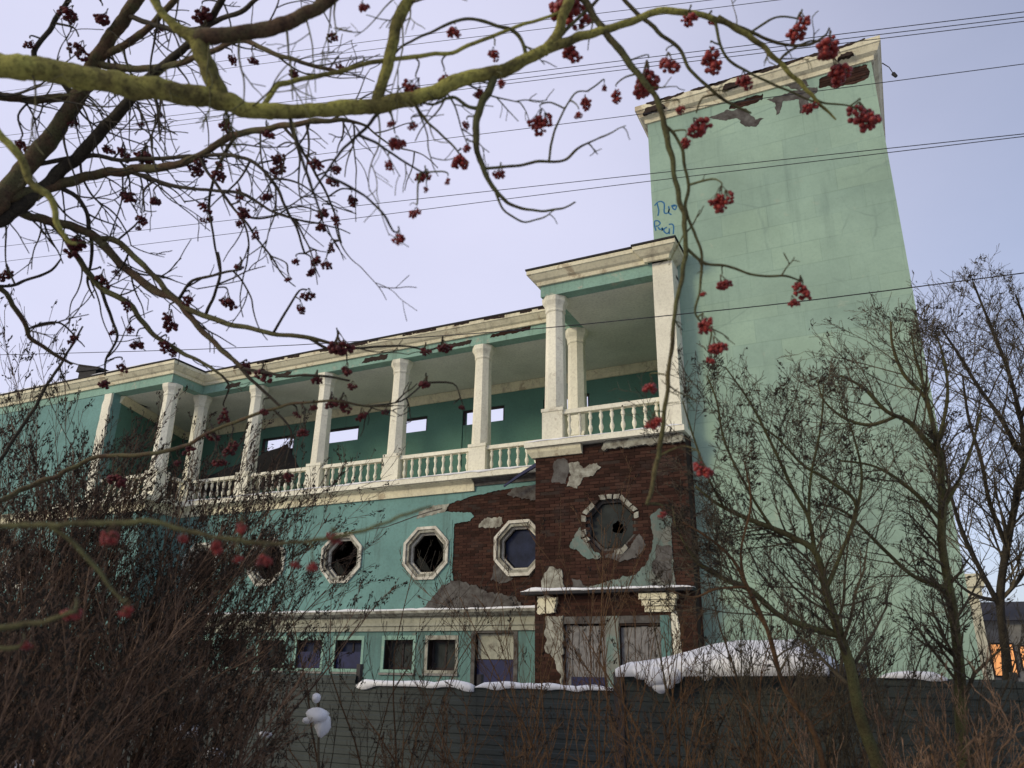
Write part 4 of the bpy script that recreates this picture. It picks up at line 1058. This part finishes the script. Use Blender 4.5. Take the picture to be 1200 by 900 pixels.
# fine twigs
tw = {'N': MB(), 'B': MB(), 'L': MB()}
def twig_px(lay, pts, w0, w1):
    S_ = spline(pts, 4)
    V = [at(p[0], p[1], p[2]) for p in S_]; n = len(V)
    tw[lay].tube(V, [0.5*(w0+(w1-w0)*i/(n-1))*S_[i][2]/FPX for i in range(n)], 4)
    return S_
def ico(mb, c, r, mi):
    b = len(mb.v); ph = 1.618
    vs_ = [(-1,ph,0),(1,ph,0),(-1,-ph,0),(1,-ph,0),(0,-1,ph),(0,1,ph),(0,-1,-ph),(0,1,-ph),(ph,0,-1),(ph,0,1),(-ph,0,-1),(-ph,0,1)]
    fs = [(0,11,5),(0,5,1),(0,1,7),(0,7,10),(0,10,11),(1,5,9),(5,11,4),(11,10,2),(10,7,6),(7,1,8),(3,9,4),(3,4,2),(3,2,6),(3,6,8),(3,8,9),(4,9,5),(2,4,11),(6,2,10),(8,6,7),(9,8,1)]
    k = r/1.902
    mb.v += [(c[0]+v[0]*k, c[1]+v[1]*k, c[2]+v[2]*k) for v in vs_]
    mb.f += [tuple(b+i for i in f) for f in fs]; mb.m += [mi]*20
def cluster_mesh(seed, mat):
    r = random.Random(seed); mb = MB()
    subs = [(Vector((r.uniform(-.55,.55), r.uniform(-.5,.5), r.uniform(-.45,.35))), r.uniform(.35,.62)) for _ in range(r.choice([2,3,3,4]))]
    subs.append((Vector((0,0,-0.05)), 0.5))
    top = Vector((0,0,1.15))
    pos = []
    for c, s in subs:
        hub = top.lerp(c + Vector((0,0,s*0.9)), 0.75)
        mb.tube([top, top.lerp(hub, 0.5)+Vector((r.uniform(-.08,.08), r.uniform(-.08,.08), 0.06)), hub], [0.05,0.042,0.035], 3, 1)
        for _ in range(int(9+12*s)):
            d = Vector((r.gauss(0,1), r.gauss(0,1), r.gauss(0,1))).normalized()
            p = c + Vector((d.x*s, d.y*s, d.z*s*0.75))*r.uniform(0.65, 1.0)
            if any((p-q).length < 0.17 for q in pos): continue
            pos.append(p); ico(mb, p, r.uniform(0.12, 0.215), 0)
            if r.random() < 0.7: mb.tube([hub, p], [0.026,0.02], 3, 1, cap=False)
    return mb.mesh('berry_cluster', [M[mat], M['stalk']], True)
CM_R = [cluster_mesh(300+i, 'berry') for i in range(7)]
CM_D = [cluster_mesh(330+i, 'berry_dark') for i in range(7)]
def hang(lay, lst, meshes):
    for cx, cy, r in lst:
        best = None
        for s in SAMP[lay]:
            dx, dy = cx-s[0], (cy-r)-s[1]
            d = math.hypot(dx, dy)
            if d > 170: continue
            sc = d + (1.2*(-dy) if dy < 0 else 0) + (12 if s[3] > 12 else 0) + rr.uniform(0, 6)
            if best is None or sc < best[0]: best = (sc, s)
        if best is None: continue
        s = best[1]; d = s[2] + rr.uniform(-0.12, 0.12)
        ex, ey = cx, cy - r*1.15
        L = math.hypot(ex-s[0], ey-s[1])
        mx, my = s[0]*0.5+ex*0.5, s[1]*0.5+ey*0.5
        side = 1 if ex > s[0] else -1
        if L > 3:
            S_ = twig_px(lay, [(s[0], s[1], s[2]), (mx+rr.uniform(-.12,.12)*L+side*0.12*L, my-0.16*L+rr.uniform(-.08,.08)*L, (s[2]+d)/2), (ex-side*0.03*L, ey-0.06*L-2, d), (ex, ey, d)], 2.9 if L > 30 else 2.3, 1.5)
            for _ in range(int(L/38)):                      # side twiglets
                k = rr.choice(S_[2:-1]); a = rr.uniform(0, 6.28); l = rr.uniform(8, 26)
                x2, y2 = k[0]+math.cos(a)*l, k[1]+abs(math.sin(a))*l*0.8*rr.choice([1,-1])
                twig_px(lay, [(k[0],k[1],k[2]), ((k[0]+x2)/2+rr.uniform(-3,3), (k[1]+y2)/2+rr.uniform(-3,3), k[2]+rr.uniform(-.04,.04)), (x2, y2, k[2]+rr.uniform(-.08,.08))], 1.7, 1.0)
        sc = r*d/FPX
        c = at(cx, cy, d)
        link('berry_cluster', rr.choice(meshes), R, c, (rr.uniform(-.2,.2), rr.uniform(-.2,.2), rr.uniform(0,6.28)), (sc*1.15, sc*1.15, sc*1.1))
hang('N', RED, CM_R); hang('B', DARK, CM_D); hang('L', LOW, CM_R)
# bare hanging twigs among the back limbs
def wander(lay, s, a, L, w, lvl):
    pts = [(s[0], s[1], s[2])]; x, y, d = s[0], s[1], s[2]; n = max(4, int(L/12))
    cv = rr.choice([-1,1])*rr.uniform(0.05, 0.24); dd = rr.uniform(-0.03, 0.03)
    for i in range(n):
        a += cv + rr.uniform(-0.12, 0.12)
        if i == n//2: cv = -cv*rr.uniform(0.3, 1.0)
        x += math.cos(a)*L/n; y += math.sin(a)*L/n; d += dd
        pts.append((x, y, d))
    S_ = twig_px(lay, pts, w, max(1.0, w*0.45))
    if lvl:
        for _ in range(rr.randint(1, 3)):
            k = rr.choice(S_[2:]); wander(lay, k, a+rr.choice([-1,1])*rr.uniform(0.4,1.0), L*rr.uniform(0.3,0.6), w*0.6, lvl-1)
cand = [s for s in SAMP['B'] if s[1] < 330 and s[0] < 480]
for k_ in range(96):
    s = rr.choice(cand); wander('B', s, rr.gauss(0.75, 0.6), rr.uniform(35, 130), rr.uniform(1.9, 3.2), 1 + k_ % 2)
cand = [s for s in SAMP['B'] if 330 <= s[1] < 480]
for _ in range(22):
    s = rr.choice(cand); wander('B', s, rr.gauss(0.4, 1.0), rr.uniform(20, 70), rr.uniform(1.8, 2.6), 1)
cand = [s for s in SAMP['N'] if s[3] < 12 and s[0] < 960]
for _ in range(34):
    s = rr.choice(cand); wander('N', s, rr.gauss(0.5, 1.1), rr.uniform(12, 45), rr.uniform(1.8, 2.6), 1)
cand = [s for s in SAMP['N'] if s[3] > 12 and s[0] < 560]
for _ in range(26):
    s = rr.choice(cand); wander('N', s, rr.gauss(1.2, 0.6), rr.uniform(40, 120), rr.uniform(2.2, 3.2), 2)
for lay, mt in (('N','bark_olive'), ('B','bark_dark'), ('L','bark_olive')):
    tag(tw[lay].build('fine_twigs', M[mt], R, fix=False), kind='stuff')

# ------------------------------------------------------------------ bare shrubs and trees
class Shrub:
    def __init__(s, seed): s.r = random.Random(seed); s.stems = []; s.tw = MB(); s.seeds = MB()
    def rnd(s): return Vector((s.r.gauss(0,1), s.r.gauss(0,1), s.r.gauss(0,1)))
    def seedhead(s, p, d, k):
        r = s.r
        for _ in range(k):
            c = p - d*r.uniform(0, 0.10) + s.rnd()*0.012
            h = (d + s.rnd()*0.4).normalized()*r.uniform(0.012, 0.024); u = h.orthogonal().normalized()*r.uniform(0.004, 0.008); w = h.normalized().cross(u)
            b = len(s.seeds.v)
            s.seeds.v += [tuple(c-h), tuple(c+u), tuple(c+w), tuple(c-u-w), tuple(c+h)]
            s.seeds.f += [(b,b+1,b+2),(b,b+2,b+3),(b,b+3,b+1),(b+4,b+2,b+1),(b+4,b+3,b+2),(b+4,b+1,b+3)]; s.seeds.m += [0]*6
    def grow(s, p, d, L, rad, lvl, cfg):
        r = s.r; n = 6 if lvl == 0 else (4 if lvl == 1 else 3)
        pts = [p]; dirs = [d]; dd = d.copy()
        for i in range(n):
            dd = (dd + s.rnd()*cfg['wig'] + Vector((0,0,cfg['up'][min(lvl, len(cfg['up'])-1)]))/n + cfg.get('lean', Vector((0,0,0)))/n).normalized()
            pts.append(pts[-1] + dd*(L/n)); dirs.append(dd)
        rads = [rad*(1-0.68*i/n) for i in range(n+1)]
        if lvl == 0 and cfg.get('keep_stems', True): s.stems.append((pts, rads))
        else: s.tw.tube(pts, [max(x, cfg['rmin']) for x in rads], 3 if lvl > 1 else 4, cap=False)
        s.kids(pts, dirs, L, rads, lvl, cfg)
    def kids(s, pts, dirs, L, rads, lvl, cfg):
        r = s.r; n = len(pts)-1
        if lvl >= cfg['levels']:
            if cfg['seed'] and r.random() < cfg['seed']: s.seedhead(pts[-1], dirs[-1], r.randint(4, 9))
            return
        nk = cfg['kids'][lvl]
        for k in range(nk):
            t = cfg['t0'][min(lvl, len(cfg['t0'])-1)]; t = t + (1-t)*(k+r.random())/nk
            f = t*n; i = min(int(f), n-1); q = pts[i].lerp(pts[i+1], f-i)
            ax = s.rnd().normalized(); dv = dirs[min(i+1, n)]
            nd = (dv*math.cos(cfg['ang']) + (ax - dv*ax.dot(dv)).normalized()*math.sin(cfg['ang'])*r.uniform(0.6, 1.25)).normalized()
            s.grow(q, nd, L*r.uniform(*cfg['len'])*(1-0.35*t), max(cfg['rmin'], rads[i]*0.55), lvl+1, cfg)
    def finish(s, name, base, label, cat, group, bark_m, twig_m):
        root = empty(name, tuple(base))
        tag(root, label, cat, group)
        off = Vector(base)
        for pts, rads in s.stems:
            mb = MB(); mb.tube(pts, rads, 6); mb.build('stem' if cat == 'shrub' else ('trunk' if pts is s.stems[0][0] else 'limb'), M[bark_m], root, smooth=True, fix=False)
        o = s.tw.build('crown', M[twig_m], root, fix=False); tag(o, kind='stuff')
        if s.seeds.v: tag(s.seeds.build('seed_heads', M['seed'], root, fix=False), kind='stuff')
        return root

def gpos(px, depth):
    p = at(px, 787, depth); return Vector((p.x, p.y, 0))
def topz(px, py, depth): return at(px, py, depth).z

def bush(px, depth, ptop, seed, label, group, bm='twig_red', tm='twig_red', ns=9, spread=0.35, kids=(9,6,3), lean=(0.12,0,0), seedp=0.25, rad=0.016, lmul=1.0, ang=0.55, rmin=0.0024):
    b = gpos(px, depth); h = topz(px, ptop, depth)
    s = Shrub(seed)
    cfg = dict(wig=0.10, up=(0.12, 0.35, 0.45, 0.5), lean=Vector(lean), levels=len(kids), kids=kids, t0=(0.22, 0.15, 0.15), ang=ang, len=(0.30*lmul, 0.52*lmul), rmin=rmin, seed=seedp)
    for k in range(ns):
        a = 2*math.pi*(k+s.r.random())/ns
        d = Vector((math.cos(a)*spread*s.r.uniform(0.3,1.2), math.sin(a)*spread*s.r.uniform(0.3,1.2), 1)).normalized()
        s.grow(b + Vector((math.cos(a)*0.12, math.sin(a)*0.12, -0.06)), d, h*s.r.uniform(0.62, 0.92), rad*s.r.uniform(0.7, 1.2), 0, cfg)
    return s.finish('bare_shrub', b, label, 'shrub', group, bm, tm)

TH = 'bare shrubs of the thicket'
bush(30, 8.2, 425, 1, 'tall red brown bare shrub of the thicket before the windowless wing wall', TH, ns=15, kids=(11,7,3), seedp=0.5)
bush(-45, 6.8, 470, 2, 'dense bare thicket shrub rooted closest to the rowan trunk', TH, ns=15, kids=(11,7,3))
bush(108, 7.6, 425, 3, 'tallest bare thicket shrub, before the peeling pilaster of the wing', TH, ns=15, kids=(11,7,3), seedp=0.5)
bush(175, 8.4, 495, 4, 'bare thicket shrub with seed heads reaching the corner column', TH, ns=14, kids=(11,7,3), seedp=0.6)
bush(240, 8.0, 625, 5, 'bare thicket shrub with dark seed heads before the octagonal window half hidden by twigs', TH, ns=8, kids=(8,5,2), seedp=0.8)
bush(305, 7.6, 700, 6, 'short bare shrub at the end of the thicket beside the snow clump', TH, ns=4, kids=(6,3,2), seedp=0.6)
bush(70, 5.6, 610, 7, 'low dense red brown shrub standing before the tall thicket shrubs', TH, ns=13, kids=(10,6,3), spread=0.5)
bush(160, 5.9, 650, 8, 'low dense red brown shrub in the middle of the thicket foot', TH, ns=13, kids=(10,6,3), spread=0.5)
bush(225, 6.2, 755, 9, 'low dense red brown shrub at the thicket foot toward the fence snow', TH, ns=11, kids=(8,5,3), spread=0.45)
bush(-10, 4.6, 680, 10, 'lowest dense red brown shrub beside the rowan trunk', TH, ns=13, kids=(10,6,3), spread=0.5)

FS = 'thin saplings before the fence'
for i, (px, dep, pt, sd, lab, ns, lean) in enumerate([
        (415, 8.8, 640, 21, 'thin upright sapling by the left end of the fence snow', 3, (0,0,0)),
        (470, 8.6, 610, 22, 'thin bare sapling under the octagonal window beside the fallen plaster', 4, (0.1,0,0)),
        (560, 8.0, 700, 23, 'low twiggy sapling before the snow capped fence', 5, (-.1,0,0)),
        (668, 7.2, 560, 24, 'tan twiggy sapling before the bare brick portico', 6, (-0.05,0,0)),
        (745, 7.4, 600, 25, 'tan bare sapling beside the fence post and snow drift', 5, (0.05,0,0)),
        (840, 7.0, 655, 26, 'tan bare sapling in front of the snow covered shed', 6, (0.1,0,0)),
        (620, 6.4, 770, 27, 'low tan brushwood in front of the fence under the doorway', 8, (0.1,0,0)),
        (790, 6.2, 790, 28, 'low tan brushwood in front of the fence under the hanging snow', 8, (0.0,0,0)),
        (920, 6.4, 770, 29, 'low tan brushwood in front of the fence beside the leaning trunk', 8, (0.0,0,0)),
        (480, 6.6, 800, 30, 'low tan brushwood in front of the fence below the blue boarded windows', 7, (0.0,0,0))]):
    bush(px, dep, pt, sd, lab, FS, 'twig_tan', 'twig_tan' if i not in (0, 1) else 'twig_dark', ns=ns, spread=0.3 if pt < 700 else 0.6, kids=(6,4,2), lean=lean, seedp=0.15, rad=0.013, ang=0.6)
bush(1075, 5.6, 760, 41, 'dense brown brushwood at the foot of the right trees', 'right brushwood', 'twig_tan', 'twig_red', ns=11, spread=0.6, kids=(9,6,2), seedp=0.1)
bush(1165, 5.2, 770, 42, 'dense brown brushwood below the distant lit windows', 'right brushwood', 'twig_tan', 'twig_red', ns=11, spread=0.6, kids=(9,6,2), seedp=0.1)

bush(935, 7.4, 610, 43, 'fine grey brown shrub behind the leaning olive trunk before the tower', 'right brushwood', 'twig_dark', 'twig_dark', ns=9, spread=0.5, kids=(10,6,3), seedp=0.08, rmin=0.002)
bush(1040, 7.6, 600, 44, 'fine grey brown shrub between the two olive trunks before the tower', 'right brushwood', 'twig_dark', 'twig_dark', ns=9, spread=0.5, kids=(10,6,3), seedp=0.08, rmin=0.002)
bush(845, 7.8, 620, 45, 'fine grey brown shrub before the tower edge beside the portico', 'right brushwood', 'twig_dark', 'twig_dark', ns=6, spread=0.5, kids=(9,5,3), seedp=0.08, rmin=0.002)

def traced_tree(name, label, depth, limbs, seed, bm, tm, nsub, sublen, kids, ang=0.85, seedp=0.3, up=0.32, side=(0,0,0)):
    s = Shrub(seed); base = None
    for li, L in enumerate(limbs):
        S_ = spline([(p[0], p[1], p[2], p[3] if len(p) > 3 else depth) for p in L], 5)
        V = [at(p[0], p[1], p[3]) for p in S_]
        W = [max(0.002, 0.41*p[2]*p[3]/FPX*(1+0.12*N((p[0], p[1], li), 0.08, 3))) for p in S_]
        if li == 0: base = Vector((V[0].x, V[0].y, 0)); V = [Vector((V[0].x, V[0].y, -0.1))] + V; W = [W[0]*1.15] + W
        s.stems.append((V, W))
        D = [(V[min(i+1, len(V)-1)]-V[max(i-1, 0)]).normalized() for i in range(len(V))]
        tot = sum((V[i+1]-V[i]).length for i in range(len(V)-1))
        cfg = dict(wig=0.12, up=(up, up, up, up), lean=Vector(side), levels=2+len(kids)-1, kids=(0,)+tuple(kids), t0=(0.2,0.2,0.15), ang=ang, len=(0.38,0.62), rmin=0.0019, seed=seedp, keep_stems=False)
        k = int(nsub*tot)
        for j in range(k):
            f = (0.30 if li == 0 else 0.12) + (0.88 if li else 0.70)*(j+s.r.random())/k
            f = min(f, 0.999)*(len(V)-1); i = int(f); q = V[i].lerp(V[i+1], f-i)
            dv = D[i]; ax = s.rnd().normalized()
            nd = (dv*math.cos(ang) + (ax-dv*ax.dot(dv)).normalized()*math.sin(ang)).normalized()
            nd = (nd + Vector((0,0,0.15))).normalized()
            s.grow(q, nd, sublen*s.r.uniform(0.5, 1.2)*(1.15-0.85*f/(len(V)-1)), max(0.0035, W[i]*0.42), 1, cfg)
    return s.finish(name, base, label, 'tree', 'bare trees before the tower', bm, tm)

traced_tree('bare_tree', 'leaning bare tree with an olive trunk crossing before the tower base', 6.0, [
    [(1058,1045,24),(1045,960,22),(1028,896,20),(1008,840,18),(996,780,16),(980,732,14),(968,692,12),(956,648,10),(930,630,9),(905,619,8),(872,606,7),(840,590,5),(815,570,3)],
    [(984,745,10),(948,735,9),(912,720,8),(880,692,8),(852,680,7),(824,664,6),(804,640,4),(790,610,2)],
    [(955,650,7),(948,608,6),(930,575,5.5),(906,524,4.5),(881,475,3.5),(850,430,2)],
    [(968,690,8),(985,650,6),(1004,594,6),(976,566,5),(941,545,4),(913,515,3),(880,490,2)],
    [(985,650,6),(1000,610,5),(1010,560,4),(1000,510,3),(985,470,2)],
    [(905,619,5),(880,580,4),(850,520,3.5),(840,470,3),(828,440,2)],
    [(948,608,5),(950,560,4),(962,500,3),(965,450,2)],
    [(850,597,4),(830,560,3.5),(812,510,3),(800,470,2)],
    ], 51, 'bark_olive', 'twig_dark', 8.0, 0.95, (7,4), seedp=0.10)
traced_tree('bare_tree', 'slender tan sapling leaning between the fence and the leaning olive trunk', 5.7, [
    [(985,1060,11),(975,960,10),(956,864,9),(920,808,8),(900,740,7),(876,688,6),(858,655,5),(830,630,4),(800,612,2.5)],
    [(900,740,5),(880,700,4),(868,650,3.5),(880,590,3),(872,540,2)],
    [(876,688,4),(840,690,3.5),(812,700,3),(780,690,2)],
    ], 52, 'twig_tan', 'twig_dark', 7.0, 0.8, (6,4), seedp=0.15)
traced_tree('bare_tree', 'upright bare tree with a dense rounded crown before the tower corner', 6.6, [
    [(1132,1010,20),(1130,900,18),(1126,840,17),(1124,780,15),(1116,712,13),(1104,640,12),(1104,600,11),(1102,538,9),(1096,515,8)],
    [(1100,535,8),(1067,496,7),(1039,482,6),(1011,454,4.5),(985,440,3)],
    [(1098,520,7),(1085,468,6),(1060,440,5),(1046,405,4),(1044,377,2.5)],
    [(1092,490,6),(1082,450,5),(1072,415,3.5),(1068,388,2)],
    [(1050,488,5),(1020,498,5),(990,490,4),(966,470,3),(958,445,2)],
    [(1104,610,7),(1080,585,6),(1050,560,5),(1020,545,4),(985,540,3)],
    [(1112,690,7),(1072,676,6),(1040,648,5.5),(1016,624,5),(990,600,4),(960,590,2.5)],
    [(1104,600,6),(1125,560,5),(1140,520,4),(1150,480,3)],
    [(1098,524,6),(1110,470,5),(1108,430,4),(1100,400,2.5)],
    ], 53, 'bark_olive', 'twig_dark', 9.0, 0.95, (7,4), seedp=0.12)
traced_tree('bare_tree', 'tall dark bare tree standing against the open sky beside the tower', 9.0, [
    [(1186,960,16),(1182,860,14),(1180,780,13),(1172,704,11),(1180,640,10),(1192,580,9),(1200,538,8),(1196,490,6),(1180,430,5),(1160,380,4),(1140,330,2.5)],
    [(1174,715,8),(1150,670,7),(1128,624,6),(1112,570,4),(1105,520,2.5)],
    [(1200,540,7),(1172,489,6),(1147,454,5),(1123,415,4),(1103,385,2.5)],
    [(1180,640,7),(1160,590,6),(1150,540,5),(1135,490,4),(1128,440,2.5)],
    [(1196,490,6),(1215,440,5),(1205,390,4),(1190,345,2.5)],
    [(1192,580,6),(1225,530,5),(1235,470,4),(1225,410,3)],
    [(1172,704,6),(1200,670,6),(1215,620,5),(1225,570,4)],
    [(1172,704,6),(1150,700,5),(1130,690,4),(1110,670,2.5)],
    ], 54, 'bark_dark', 'twig_dark', 7.5, 1.25, (8,5), seedp=0.1, up=0.4)
